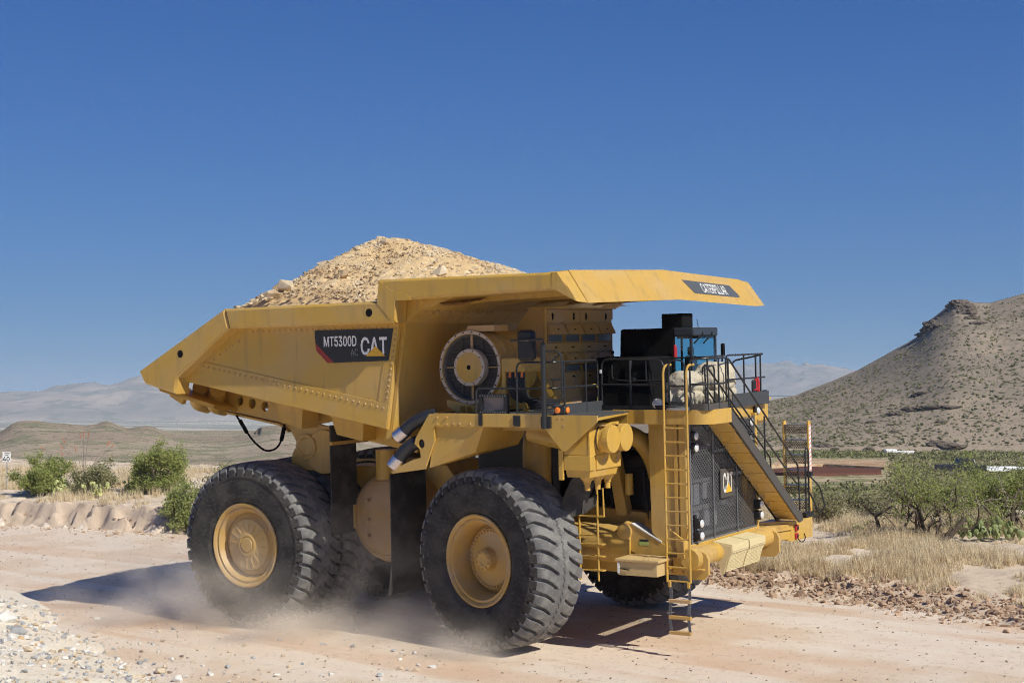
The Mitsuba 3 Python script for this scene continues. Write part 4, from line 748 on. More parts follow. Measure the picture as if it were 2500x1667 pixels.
AC = thing('roof_unit', None, None, parent=TK)
tp('box', MB().cbox(8.62, 9.16, .90, 1.45, 6.79, 7.13, .02), 'dark', parent=AC)
tp('antenna', MB().tube([(9.15, 1.75, 6.8), (9.13, 1.72, 7.0)], .008, 5), 'dark')
tp('small_lamp', MB().lathe([(.001, 0), (.035, .2), (.035, .8), (.001, 1)], (7.95, -.25, 6.22), (7.95, -.25, 6.32), 10).box(7.85, 8.1, -.3, -.2, 6.12, 6.18), 'dark', 40)
tp('cab_mirror', MB().cbox(9.42, 9.50, 2.36, 2.46, 6.14, 6.42, .02).cbox(9.38, 9.42, 2.48, 2.56, 6.14, 6.40, .02).tube([(9.45, 2.4, 6.14), (9.45, 2.35, 5.9)], .02, 6), 'dark')
tp('cab_step_frame', MB().tube(bend([(7.95, -.3, 6.0), (7.95, -.3, 5.66), (8.3, -.3, 5.63), (10.2, -.3, 5.63)], .1, 4), .02, 7).tube([(8.4, -.3, 5.1), (8.4, -.3, 6.1)], .02, 7).tube([(8.8, -.28, 5.6), (8.8, -.28, 6.1)], .018, 7), 'rail', 40)
tp('dark_box', MB().cbox(7.5, 8.9, -.25, .86, 5.06, 6.16, .03), 'dark', parent=CA)
tp('fire_bottle', MB().lathe([(.001, 0), (.05, .06), (.05, .8), (.02, 1)], (9.0, .80, 6.1), (9.0, .80, 6.42), 10), 'red', 40, parent=CA)
# --- canvas covers over the deck equipment (they lie on the truck: things of their own)
def cover(c, size, seed, label, lean=0.0):
    ico = trimesh.creation.icosphere(5); v = ico.vertices.copy()
    v = np.sign(v)*np.abs(v)**np.array([.62, .62, .75])
    v[:, 2] = np.maximum(v[:, 2], -.85); a = np.arctan2(v[:, 1], v[:, 0]); low = np.clip((.45 - v[:, 2])/1.3, 0, 1)
    nz = meshkit.fbm(v*1.6 + seed, 4, seed) - .5
    fold = np.abs(np.sin(a*4.5 + 3*meshkit.noise(v*1.3 + seed)))**1.6 + .5*np.abs(np.sin(a*9 + 5*meshkit.noise(v*2 + seed)))
    rope = np.exp(-((v[:, 2] + .15 - .15*np.sin(a + seed))/.10)**2)
    s_ = 1 + .30*nz + low*.20*(fold - .7) - .10*rope
    v[:, :2] *= s_[:, None]; v[:, 2] += .28*nz*(v[:, 2] > -.5) + lean*v[:, 1]
    v = v*np.array(size)/2 + np.array(c); v[:, 2] = np.maximum(v[:, 2], 5.065)
    return obj('canvas_cover', (v, ico.faces), m_('canvas'), None, 40, label=label, cat='cover', group='canvas covers tied over the front deck')
cover((10.15, -.95, 5.45), (.80, 1.0, .80), 3, 'beige canvas cover tied over equipment behind the yellow ladder', -.06)
cover((10.05, .62, 5.54), (.75, 1.2, .95), 11, 'taller beige canvas cover at the head of the front stairs below the cab window', .05)
# red work gear hanging on the left rail
RG_ = thing('hanging_gear', 'red harness and black bag hanging on the front rail beside the cab', 'gear')
obj('harness', MB().tube(bend([(10.48, 1.98, 5.62), (10.5, 2.02, 5.5), (10.5, 2.0, 5.3), (10.5, 2.06, 5.18)], .1, 4), .05, 8).tube([(10.49, 1.9, 5.6), (10.5, 1.88, 5.4)], .03, 7).tube([(10.5, 1.75, 5.34), (10.5, 2.0, 5.36)], .025, 7), m_('red'), RG_, 40)
obj('bag', MB().cbox(10.44, 10.52, 1.74, 1.90, 5.2, 5.58, .035), m_('black'), RG_)
# --- the load
def heap_z(x, y):
    u = x - 1.45; sx = np.where(u < 0, .70, .34 + 0*u); r = np.sqrt((u*sx)**2 + (y*.46)**2); cone = 9.28 - (np.sqrt(r*r + .30**2) - .22)
    low = np.minimum(7.44, np.where(x < .3, 7.40 + (x - .3)*.56, 7.44)); d = cone - low; return low + np.where(d > .12, d, .12*np.exp(np.minimum((d - .12)/.12, 0)))
xs, ys_ = np.linspace(-2.6, 6.2, 240), np.linspace(-3.99, 3.99, 200)
X, Y = np.meshgrid(xs, ys_, indexing='ij'); Zp = heap_z(X, Y); p3 = np.stack([X, Y, Zp], -1)
Zp = Zp + .26*(meshkit.fbm(p3*.8, 4, 2) - .5) + .15*(meshkit.fbm(p3*3.1, 4, 5) - .5) + .05*(meshkit.noise(p3*9, 8) - .5)
lim = np.minimum(7.42, 7.36 + (X - .3)*.56); e_ = np.maximum(np.clip((np.abs(Y) - 3.45)/.45, 0, 1), np.clip((-2.0 - X)/.5, 0, 1)); Zp = np.where(Zp > lim, Zp - (Zp - lim)*e_, Zp)
i, j = np.meshgrid(np.arange(239), np.arange(199), indexing='ij'); q = i*200 + j
Fh = np.stack([q, q + 200, q + 201, q + 1], -1).reshape(-1, 4)
LO = thing('dirt_load', 'heap of tan broken rock and soil filling the truck body', 'load')
obj('heap', (np.stack([X, Y, Zp], -1).reshape(-1, 3), Fh), m_('dirt'), LO, True)
def rock_mesh(rg, n=14, flat=.75):
    p = rg.normal(size=(n, 3)); p /= np.linalg.norm(p, axis=1)[:, None]; p *= rg.uniform(.7, 1.0, (n, 1)); p[:, 2] *= flat
    h = trimesh.convex.convex_hull(p); return h.vertices, h.faces
ROCKS = [rock_mesh(np.random.default_rng(500 + k), 8 + k % 8) for k in range(48)]
def scatter(P_, S_, seed, stretch=(1.15, 1, .9)):
    """one mesh of many little stones at the points P_ with the sizes S_"""
    rg = np.random.default_rng(seed); mb = MB(); a = rg.uniform(0, 6.28, len(P_)); which = rg.integers(0, len(ROCKS), len(P_)); P_, S_ = np.asarray(P_), np.asarray(S_)
    for k, (v, f) in enumerate(ROCKS):
        q = np.nonzero(which == k)[0]
        if not len(q): continue
        w = v*np.array(stretch); c, s_ = np.cos(a[q])[:, None], np.sin(a[q])[:, None]
        V = np.stack([w[:, 0]*c - w[:, 1]*s_, w[:, 0]*s_ + w[:, 1]*c, np.broadcast_to(w[:, 2], (len(q), len(w)))], -1)*S_[q][:, None, None] + P_[q][:, None]
        mb.add(V.reshape(-1, 3), (f[None] + (np.arange(len(q))*len(v))[:, None, None]).reshape(-1, 3))
    return mb
rg = np.random.default_rng(7); nbig = 0
n = 8200; x, y = rg.uniform(-1.9, 5.4, n), rg.uniform(-3.9, 2.2, n); z = heap_z(x, y); z = z + .22*(meshkit.fbm(np.stack([x, y, z], -1)*.8, 4, 2) - .5)
low = np.clip((8.7 - z)/1.2, 0, 1)*np.clip((3.2 - x)/4, .25, 1); s1 = .014 + .045*rg.random(n)**3 + .16*low*rg.random(n)**9
P_ = np.stack([x, y, z + .3*s1], -1); big = np.nonzero(s1 > .12)[0][:60]; rest = np.setdiff1d(np.arange(n), big)
for k in big: v, f = ROCKS[k % 48]; obj('rock', (v @ rot_z(k).T*s1[k]*np.array([1.2, 1, .9]) + P_[k], f), m_('rock'), LO)
mbp = scatter(P_[rest], s1[rest], 3)
for x, y, s_ in ((.75, -3.6, .22), (.5, -3.4, .15), (.95, -3.3, .26), (.15, -2.6, .22), (2.3, -2.8, .24), (2.25, -2.9, .16), (1.5, -1.2, .16), (1.9, -.7, .15), (4.35, -1.9, .26), (1.25, .0, .17), (.2, -.6, .17), (.55, -1.4, .18)):
    v, f = rock_mesh(rg, 16); obj('rock', (v*s_ + np.array([x, y, heap_z(x, y) + .25*s_]), f), m_('rock'), LO)
obj('small_stones', mbp, m_('rock'), LO, kind='stuff')
for x, y, z, s_ in ((-1.95, -4.2, 6.48, .09), (-1.6, -4.25, 6.66, .07), (-2.1, -4.15, 6.38, .06)):
    v, f = rock_mesh(rg); obj('rock', (v*s_ + np.array([x, y, z]), f), m_('rock'), LO)
# ---------------------------------------------------------------- ground, hills, mountains (setting)
def gfn_rel(p):   # nothing here depends on the camera: p is the world position
    return p
def road_fn(p, n, uv):
    s_ = p.y*.98 + p.x*.12; a = fb(p.x*.10 + 3, s_*.9, 0, 4); b = fb(p.x*.7, p.y*.7, 0, 4); c = fb(p.x*7, p.y*7, 0, 3); g = n_(p.x*26, p.y*26, 0)
    col = mx((.68, .54, .42), (.74, .63, .53), ss(.35, .65, b))
    col = mx(col, (.64, .43, .29), ss(.52, .72, a)*.5)
    col = mx(col, (.78, .69, .60), ss(.55, .7, fb(p.x*.12 + 9, s_*1.3 + 4, 0, 3))*.6)
    col = mx(col, (.50, .38, .29), ss(.62, .8, c)*.4)
    return mx(col, (.36, .29, .24), ss(.90, .96, g)*.5)
def soil_fn(p, n, uv):
    b = fb(p.x*.5, p.y*.5, 0, 4); c = fb(p.x*5, p.y*5, p.z*5, 4); st = 1 - dr.clip(ss(.80, .97, n.z), 0, 1)
    col = mx((.62, .51, .40), (.71, .60, .49), ss(.35, .65, b)); col = mx(col, (.46, .36, .28), ss(.5, .75, c)*.6)
    return mx(col, (.47, .36, .28), st*.6)
def gravel_fn(p, n, uv):
    b = fb(p.x*1.3, p.y*1.3, 0, 4); c = fb(p.x*14, p.y*14, p.z*14, 3)
    return mx(mx((.70, .61, .50), (.77, .71, .62), b), mx((.60, .47, .37), (.80, .78, .73), n_(p.x*23, p.y*23, 2)), ss(.45, .7, c)*.6)
scene['mat_road'] = diff(road_fn); scene['mat_soil'] = diff(soil_fn); scene['mat_gravel'] = diff(gravel_fn)
Z0 = -0.05
def edge_y(x): return np.interp(x, [-90, -60, -24, -15, -6, 2, 8, 12, 16, 22, 32, 60], [1.0, 5.0, 8.6, 9.4, 9.0, 8.0, 6.5, 5.3, 3.9, 1.3, -4.0, -20.0])
def near_z(x, y):
    p = np.stack([x, y, np.zeros_like(x)], -1); e = y - edge_y(x) + .5*(meshkit.fbm(p*.6, 3, 4) - .5) + .45*(meshkit.noise(p*2.1, 9) - .5) + .45*(meshkit.noise(p*4.7, 19) - .5)*np.clip((4 - x)/8, 0, 1)
    left = np.clip((1 - x)/9, 0, 1)
    cut = np.clip(e/(.55 + 2.2*(1 - left)), 0, 1); bank = (.80*left + .36*(1 - left))*cut**(1.0)
    off = np.clip(e, 0, 3)/3
    rough = (.02 + .16*np.clip((e + .8)/1.6, 0, 1))*(meshkit.fbm(p*1.7, 4, 1) - .5) + .03*(meshkit.fbm(p*6, 3, 2) - .5)*np.clip(e + 1, .15, 1)
    band = np.exp(-((e - .9)/1.0)**2)*(1 - left)*(.35*np.maximum(meshkit.fbm(p*3.2, 3, 6) - .42, 0))
    z = Z0 + bank + rough + band + .5*off*(meshkit.fbm(p*.22, 3, 3) - .45) + .03*np.clip(e, 0, 8)*left
    z = z + (.55*left + .10)*4*cut*(1 - cut)*(meshkit.fbm(np.stack([x*1.3, y*1.3, z*2], -1), 4, 23) - .5) + .10*np.clip(e + .3, 0, 1)*(meshkit.noise(np.stack([x*4, y*4, 0*x], -1), 29) - .5)*np.exp(-np.maximum(e - 2, 0))
    return z - .045*np.clip(y - 18, 0, 99) - .0035*np.clip(y - 22, 0, 99)**2
gx, gy = np.arange(-80, 48.01, .2), np.concatenate([np.arange(-46, 2, .4), np.arange(2, 13, .1), np.arange(13, 30.01, .3)])
GX, GY = np.meshgrid(gx, gy, indexing='ij'); GZ = near_z(GX, GY); NV = np.stack([GX, GY, GZ], -1).reshape(-1, 3)
i, j = np.meshgrid(np.arange(len(gx) - 1), np.arange(len(gy) - 1), indexing='ij'); q = i*len(gy) + j
Fg = np.stack([q, q + len(gy), q + len(gy) + 1, q + 1], -1).reshape(-1, 4)
onroad = (NV[Fg[:, 0], 1] < edge_y(NV[Fg[:, 0], 0]) - .1)
def sub(V, F): u, inv = np.unique(F, return_inverse=True); return V[u], inv.reshape(F.shape)
obj('dirt_road', sub(NV, Fg[onroad]), 'mat_road', None, True, label='pale pinkish dirt haul road under the truck', kind='structure')
obj('roadside_ground', sub(NV, Fg[~onroad]), 'mat_soil', None, True, label='dry soil verge beyond the far edge of the road', kind='structure')
def polar(azs, ds, zfun):
    A, Dd = np.meshgrid(azs, ds, indexing='ij'); P_ = CAM + np.stack([np.cos(A)*Dd, np.sin(A)*Dd, zfun(A, Dd)], -1)
    n2 = len(ds); i, j = np.meshgrid(np.arange(len(azs) - 1), np.arange(n2 - 1), indexing='ij'); q = i*n2 + j
    return P_.reshape(-1, 3), np.stack([q, q + n2, q + n2 + 1, q + 1], -1).reshape(-1, 4)
def az_of(px): r = pray(px, 985); return math.atan2(r[1], r[0])
AZ = lambda l: np.array([az_of(p) for p in l])
def rel(py, d): return -(np.asarray(py) - 985.0)/F_PX*np.asarray(d)
def plain_z(A, d):
    dl = [45, 55, 80, 100, 150, 250, 400, 600, 900, 1400, 2200, 3600, 7400, 12000]
    zl = [-5.8, -5.6, -6.0, -6.6, -8.3, -12, -17.5, -24, -30, -37, -46, -62, -76, -80]; zr = [-5.6, -5.2, -5.4, -5.8, -7.2, -10, -12.8, -15, -16, -16, -14, -6, 30, 60]
    w = np.clip((A - AZ([1700])[0])/(AZ([900])[0] - AZ([1700])[0]), 0, 1)
    return np.interp(d, dl, zl)*w + np.interp(d, dl, zr)*(1 - w)
azw = np.linspace(az_of(-900), az_of(3400), 300)
def mid_z(A, d):
    p = np.stack([np.cos(A)*d, np.sin(A)*d, 0*d], -1); return plain_z(A, d) + np.clip(d/260, .3, 1.5)*(meshkit.fbm(p*.02, 4, 3) - .5)*.8 + .25*(meshkit.fbm(p*.3, 3, 5) - .5)
def scrub_fn(p, n, uv):
    a = fb(p.x*.05, p.y*.05, 0, 4); b = fb(p.x*.5, p.y*.5, 0, 4); c = n_(p.x*1.1, p.y*1.1, 0)
    col = mx((.50, .40, .28), (.46, .37, .25), a); col = mx(col, (.22, .23, .12), ss(.42, .62, b)*.85)
    return mx(col, (.09, .11, .05), ss(.68, .85, c)*.8)
scene['mat_scrub'] = diff(scrub_fn)
obj('scrub_plain', polar(azw, np.concatenate([np.linspace(46, 200, 110), np.linspace(205, 950, 110)]), mid_z), 'mat_scrub', None, True, 'world', label='scrub covered flat ground beyond the road', kind='structure')
def pl_fn(p, n, uv):
    s_ = p.x*.30 + p.y*.95; t = p.x*.95 - p.y*.30
    a = fb(t*.0011, s_*.006, 0, 4); b = fb(t*.004, s_*.02 + 5, 0, 3)
    col = mx((.34, .32, .27), (.62, .55, .44), ss(.46, .60, a)*.8); return mx(col, (.25, .25, .19), ss(.5, .7, b)*.6)
scene['mat_valley'] = diff(pl_fn)
obj('valley_floor', polar(azw, np.geomspace(900, 12000, 90), lambda A, d: plain_z(A, d)), 'mat_valley', None, True, 'world', label='pale valley floor far below the mountains', kind='structure')
def hill(name, pts, d0, d1, pyb, amp, freq, label, mat, nd=150, na=420, back=1.6, seed=0, relief=1.0, expo=.85, smooth_=False):
    px = np.array([p[0] for p in pts]); py = np.array([p[1] for p in pts]); az = AZ(px)[::-1]; pv = py[::-1]
    azs = np.linspace(az[0], az[-1], na); ds = np.concatenate([np.linspace(d0, d1, nd), np.linspace(d1, d1 + back*(d1 - d0), nd//3)[1:]])
    def z(A, d):
        zr = rel(np.interp(A, az, pv), d1); zb = rel(pyb, d0) if np.isscalar(pyb) else rel(np.interp(A, AZ([p[0] for p in pyb])[::-1], np.array([p[1] for p in pyb])[::-1]), d0)
        zr = np.maximum(zr, zb*(1 - .001)); t = np.clip((d - d0)/(d1 - d0), 0, 1); tb = np.clip((d - d1)/(back*(d1 - d0)), 0, 1)
        p = np.stack([np.cos(A)*d, np.sin(A)*d, 0*d], -1)
        u = np.stack([p[..., 0]*freq, p[..., 1]*freq, 0*d + seed], -1)
        rid = 1 - np.abs(2*meshkit.fbm(u, 5, seed) - 1); f2 = meshkit.fbm(p*freq*5, 4, seed + 9) - .5
        ker = np.exp(-np.linspace(-2.2, 2.2, 81)**2); ker /= ker.sum(); pa = np.interp(azs, az, pv); zs = rel(np.interp(A, azs, np.convolve(np.pad(pa, 40, mode='edge'), ker, 'valid')), d1) if smooth_ else zr
        q_ = np.clip((t - .72)/.26, 0, 1); zr_ = zs + (zr - zs)*q_*q_*(3 - 2*q_); hgt = zb + (zr_ - zb)*t**expo; w = np.minimum(t*4, 1)*np.minimum((1 - t)*5 + .08, 1)
        out = hgt + w*relief*(zr - zb)*(.30*(rid - .78) + amp*f2)
        return np.where(d > d1, zr - (zr - zb)*tb**1.2*1.02, out) - .6*(t <= 0)
    obj(name, polar(azs, ds, z), mat, None, True, 'world', label=label, kind='structure'); return z, azs, ds
def hillr_fn(p, n, uv):
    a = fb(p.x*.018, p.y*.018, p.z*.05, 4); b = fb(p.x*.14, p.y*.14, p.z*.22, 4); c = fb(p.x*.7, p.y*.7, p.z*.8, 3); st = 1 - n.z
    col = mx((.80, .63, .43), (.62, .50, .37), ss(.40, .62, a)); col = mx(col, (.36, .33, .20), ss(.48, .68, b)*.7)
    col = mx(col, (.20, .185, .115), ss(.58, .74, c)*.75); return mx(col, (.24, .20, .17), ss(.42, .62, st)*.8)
def hilll_fn(p, n, uv):
    a = fb(p.x*.012, p.y*.012, p.z*.03, 4); b = fb(p.x*.10, p.y*.10, p.z*.2, 4); c = fb(p.x*.6, p.y*.6, p.z*.8, 3)
    col = mx((.36, .28, .22), (.43, .36, .27), ss(.4, .6, a)); col = mx(col, (.23, .23, .15), ss(.46, .64, b)*.8); col = mx(col, (.38, .22, .17), ss(.66, .8, fb(p.x*.02 + 5, p.y*.02, 0, 3))*.5)
    return mx(col, (.11, .11, .08), ss(.54, .7, c)*.7)
def mtn_fn(p, n, uv):
    a = fb(p.x*.0016, p.y*.0016, p.z*.004, 4); b = fb(p.x*.012, p.y*.012, p.z*.02, 4)
    return mx(mx((.42, .34, .28), (.30, .26, .22), ss(.4, .6, a)), (.19, .19, .15), ss(.5, .7, b)*.6)
scene['mat_hill'] = diff(hillr_fn); scene['mat_hill_dark'] = diff(hilll_fn); scene['mat_mountain'] = diff(mtn_fn)
Lp = lambda X, Y: (1800 + .29787*X, 700 + .29787*Y)
Hp = lambda X, Y: (.29787*X, 850 + .29787*Y)
rr = [(1300, 1090), (1560, 1030), (1740, 990), (1860, 980), Lp(480, 890), Lp(620, 835), Lp(780, 775), Lp(990, 690), Lp(1100, 632), Lp(1200, 580), Lp(1300, 525), Lp(1400, 475), Lp(1480, 430), Lp(1560, 345), Lp(1600, 288), Lp(1690, 222), Lp(1740, 182), Lp(1785, 142), Lp(1830, 138), Lp(1880, 148), Lp(1960, 165), Lp(2080, 170), Lp(2200, 142), Lp(2350, 105), (2620, 712), (2900, 640), (3300, 700)]
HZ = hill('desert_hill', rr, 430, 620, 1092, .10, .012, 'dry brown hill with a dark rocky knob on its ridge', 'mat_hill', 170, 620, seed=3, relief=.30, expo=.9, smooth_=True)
lr = [(-700, 1050), (-300, 1070), (-60, 1066)] + [Hp(*p) for p in ((0, 682), (60, 642), (100, 612), (150, 592), (220, 586), (300, 587), (400, 603), (500, 608), (700, 627), (800, 613), (840, 597), (880, 590), (920, 603), (960, 622), (1050, 652), (1120, 640), (1200, 630), (1260, 640), (1330, 672), (1400, 705), (1600, 730), (1900, 728), (2050, 712), (2120, 690), (2140, 645), (2250, 632), (2340, 622))] + [(760, 1050), (900, 1085), (1200, 1110)]
hill('low_hill', lr, 400, 640, [(-700, 1160), (0, 1150), (700, 1150), (1200, 1150)], .10, .010, 'low brown scrub hills at the left', 'mat_hill_dark', 150, 620, seed=5, relief=.45, smooth_=True)
ml = [(-900, 950), (-400, 965), (-100, 960)] + [Hp(*p) for p in ((0, 366), (80, 360), (150, 358), (250, 360), (350, 352), (390, 335), (420, 322), (470, 310), (520, 312), (560, 303), (620, 298), (680, 291), (730, 294), (770, 289), (830, 303), (880, 313), (950, 297), (1000, 280), (1050, 256), (1100, 243), (1140, 233), (1200, 222))] + [(420, 905), (520, 915), (640, 925), (800, 950), (1000, 985), (1200, 1010), (1400, 1020)]
hill('mountain_range', ml, 7000, 8600, 1026, .14, .0010, 'hazy blue mountain range behind the tail of the truck', 'mat_mountain', 130, 520, seed=7, relief=2.2, expo=.7, smooth_=True)
mr = [(1300, 985), (1560, 940), (1650, 925), Lp(0, 650), Lp(100, 640), Lp(200, 632), Lp(300, 636), Lp(350, 622), Lp(400, 616), Lp(430, 615), Lp(470, 640), Lp(510, 661), Lp(540, 640), Lp(556, 626), Lp(580, 624), Lp(592, 645), Lp(630, 648), Lp(690, 638), Lp(730, 652), Lp(780, 657), Lp(850, 678), Lp(920, 690), Lp(1000, 695), (2200, 920), (2600, 935), (3400, 940)]
hill('far_mountains', mr, 8800, 10400, 966, .14, .0010, 'small hazy mountain range seen between the truck and the hill', 'mat_mountain', 110, 420, seed=13, relief=1.8, expo=.75, smooth_=True)
# rock faces on the hill
def blob(c, size, seed, sub_=3, amp=.5, block=1.2):
    ico = trimesh.creation.icosphere(sub_); v = ico.vertices.copy(); r = np.round(meshkit.fbm(v*2.3 + seed, 3, seed)*7)/7
    v *= (1 + amp*(r - .5) + .35*(meshkit.fbm(v*5 + seed, 3, seed + 3) - .5))[:, None]; return v*np.array(size) + np.array(c), ico.faces
def crag_fn(p, n, uv):
    a = fb(p.x*.5, p.y*.5, p.z*1.2, 4); return mx((.10, .082, .07), (.22, .18, .15), a)
scene['mat_crag'] = diff(crag_fn)
def hill_at(px, py):
    zf, azs, ds = HZ; a = az_of(px); d = np.linspace(430, 620, 1200); el = zf(np.full_like(d, a), d)/d
    tgt = -(py - 985)/F_PX; k = np.nonzero(el >= tgt)[0]; k = k[0] if len(k) else len(d) - 1; dd = d[k]; return CAM + np.array([math.cos(a)*dd, math.sin(a)*dd, float(zf(np.array([a]), np.array([dd]))[0])])
right = B_WORLD[0]
crags = [('dark rock knob standing on the ridge of the hill', [(1830, 175, 9, 6, 7), (1862, 205, 8, 5, 7), (1890, 240, 7, 5, 5), (1930, 285, 6, 4, 4), (1980, 330, 6, 4, 4), (1800, 170, 5, 4, 5)]),
         ('dark rock ledge below the ridge knob at the edge of the hill', [(1600, 330, 6, 5, 6), (1570, 370, 6, 4, 5), (1640, 350, 5, 4, 5), (1520, 410, 5, 3, 3)]),
         ('long broken dark rock band halfway up the hill', [(1290, 1040, 5, 3, 2.6), (1340, 1030, 5, 3, 2.4), (1410, 1000, 5, 3, 2.6), (1480, 1000, 6, 3, 2.6), (1550, 990, 6, 3, 2.4), (1620, 985, 6, 3, 2.2), (1690, 980, 6, 3, 2), (1760, 985, 6, 3, 1.8)]),
         ('short dark rock step above the long rock band', [(1470, 890, 3.5, 2.5, 2.5), (1540, 870, 5, 2.5, 1.6)]),
         ('dark rock outcrop at the foot of the hill by the green trees', [(1625, 1275, 5, 3, 4), (1670, 1275, 5, 3, 3), (1730, 1285, 6, 3, 2.4), (1790, 1290, 6, 3, 1.8)]),
         ('dark boulders at the foot of the hill behind the boarding ladder', [(660, 1300, 3, 2.5, 2), (690, 1300, 3, 2, 2), (735, 1300, 2.6, 2, 2.6), (800, 1320, 2, 2, 1)]),
         ('lone dark boulder at the foot of the hill', [(1075, 1325, 2.6, 2, 2)]),
         ('small dark rocks low on the slope of the hill', [(1680, 1100, 4, 2, 1.6), (1290, 1180, 3, 2, 1.8), (1140, 1190, 3, 2, 1.0), (1110, 1100, 4, 2, 1.0)])]
sd = 20
for lab, lst in crags:
    rt = thing('rock_outcrop', lab, 'rock outcrop')
    for X, Y, a, b, c in lst:
        sd += 1; p = hill_at(*Lp(X, Y)); v, f = blob((0, 0, 0), (a*.5, b*.8, c*.34), sd, 3, .9)
        obj('boulder', (v @ np.array([right, [-right[1], right[0], 0], [0, 0, 1]]) + p - np.array([0, 0, .10*c]), f), 'mat_crag', rt, False, 'world')
    
p = at(672, 1052, 640); rt = thing('rock_outcrop', 'grey rock cliff on the low hill under the truck body', 'rock outcrop')
for k, (dx, s1) in enumerate(((-5, 3.5), (-1, 4), (4, 4), (8, 3))):
    v, f = blob((0, 0, 0), (s1, 3, 2.6), 60 + k, 3, .6); obj('boulder', (v + p + right*dx - np.array([0, 0, 1.0]), f), 'mat_crag', rt, False, 'world')

# shrubs spread over the hill and the plain: too many and too far to count
rg = np.random.default_rng(21)
def tuft(n=7):
    p = rg.normal(size=(n + 4, 3)); p[:, 2] = np.abs(p[:, 2])*.8; p /= np.linalg.norm(p, axis=1)[:, None]; h = trimesh.convex.convex_hull(p); return h.vertices, h.faces
zf = HZ[0]; n = 8000
def tufts(P_, S_, seed, sq=.85):
    keep = ROCKS[:]; ROCKS[:] = [tuft() for _ in range(14)]; m = scatter(P_, S_, seed, (1.1, 1, sq)); ROCKS[:] = keep; return m
scene['mat_shrub_far'] = diff(lambda p, n, uv: mx((.10, .115, .055), (.22, .20, .12), fb(p.x*.4, p.y*.4, p.z*.4, 3)))
a = rg.uniform(az_of(2600), az_of(1750), n); d = 432 + 180*rg.random(n)**1.15
obj('hill_shrubs', tufts(CAM + np.stack([np.cos(a)*d, np.sin(a)*d, zf(a, d)], -1), .22 + .5*rg.random(n)**3, 5), 'mat_shrub_far', None, False, 'world', kind='stuff', label='small dark shrubs dotted over the hill')
scene['mat_scrub_leaf'] = diff(lambda p, n, uv: mx(mx((.15, .17, .075), (.27, .26, .14), fb(p.x*.25, p.y*.25, p.z*.3, 3)), (.33, .29, .21), ss(.5, .75, fb(p.x*.1, p.y*.1, 0, 3))))
n = 6200; rs = rg.random(n) < .66; a = np.where(rs, rg.uniform(az_of(2620), az_of(1780), n), rg.uniform(az_of(620), az_of(-150), n)); d = np.where(rs, 62 + 365*rg.random(n)**.9, 75 + 345*rg.random(n))
k = ~(rs & (d > 120) & (d < 330) & (a > az_of(2175))); a, d = a[k], d[k]; n = len(a); s1 = (.35 + .75*rg.random(n)**2 + .5*(d > 300))*np.where(d < 110, .8, 1)
c = CAM + np.stack([np.cos(a)*d, np.sin(a)*d, mid_z(a, d)], -1); q = np.repeat(np.arange(n), 34); m = len(q); u = rg.normal(size=(m, 3)); u /= np.linalg.norm(u, axis=1)[:, None]; u[:, 2] = np.abs(u[:, 2])*.9
pc = c[q] + u*s1[q][:, None]*rg.uniform(.45, 1.0, (m, 1)); e1 = rg.normal(size=(m, 3)); e1 /= np.linalg.norm(e1, axis=1)[:, None]; e2 = np.cross(e1, rg.normal(size=(m, 3))); e2 /= np.linalg.norm(e2, axis=1)[:, None]; h_ = (s1[q]*rg.uniform(.10, .24, m))[:, None]
V = np.stack([pc - e1*h_, pc + e2*h_*.6, pc + e1*h_, pc - e2*h_*.6], 1).reshape(-1, 3); kk = np.arange(m)*4
obj('valley_scrub', (V, np.stack([kk, kk + 1, kk + 2, kk + 3], 1)), 'mat_scrub_leaf', None, False, 'world', kind='stuff', label='grey green scrub covering the flat at the foot of the hill')
# red soil pad and bank on the flat
def flat_patch(name, pix, mat, label, lift=.12):
    pts = []
    for px, py in pix:
        d = np.linspace(60, 430, 2000); z = mid_z(np.full_like(d, az_of(px)), d); k = np.nonzero(z/d >= -(py - 985)/F_PX)[0]; dd = d[k[0]] if len(k) else 300
        pts.append(CAM + np.array([math.cos(az_of(px))*dd, math.sin(az_of(px))*dd, float(plain_z(np.array([az_of(px)]), np.array([dd]))[0])]))
    pts = np.array(pts); c = pts.mean(0); n = len(pts); top = pts + [0, 0, 0.20 + lift]; bot = pts - [0, 0, 2.0]
    V = np.vstack([top, bot, [c + [0, 0, 0.20 + lift]]]); F = [[i, (i + 1) % n, 2*n] for i in range(n)]; F += [[i, n + i, n + (i + 1) % n] for i in range(n)] + [[i, n + (i + 1) % n, (i + 1) % n] for i in range(n)]
    obj(name, (V, np.array(F)), mat, None, False, 'world', label=label, kind='structure')
scene['mat_red_soil'] = diff((.155, .075, .06)); scene['mat_tan_soil'] = diff(lambda p, n, uv: mx((.40, .25, .15), (.58, .44, .30), ss(.4, .6, fb(p.x*.3, p.y*.3, p.z*.6, 3))))
flat_patch('earth_bank', [(1880, 1139), (2010, 1137), (2160, 1141), (2160, 1126), (2080, 1122), (1900, 1127)], 'mat_tan_soil', 'tan earth bank behind the dark red soil', .25)
flat_patch('red_ground', [(1880, 1157), (1950, 1159), (2060, 1157), (2150, 1153), (2150, 1143), (1960, 1140), (1880, 1149)], 'mat_red_soil', 'dark red bare ground beyond the boarding ladder', .2)
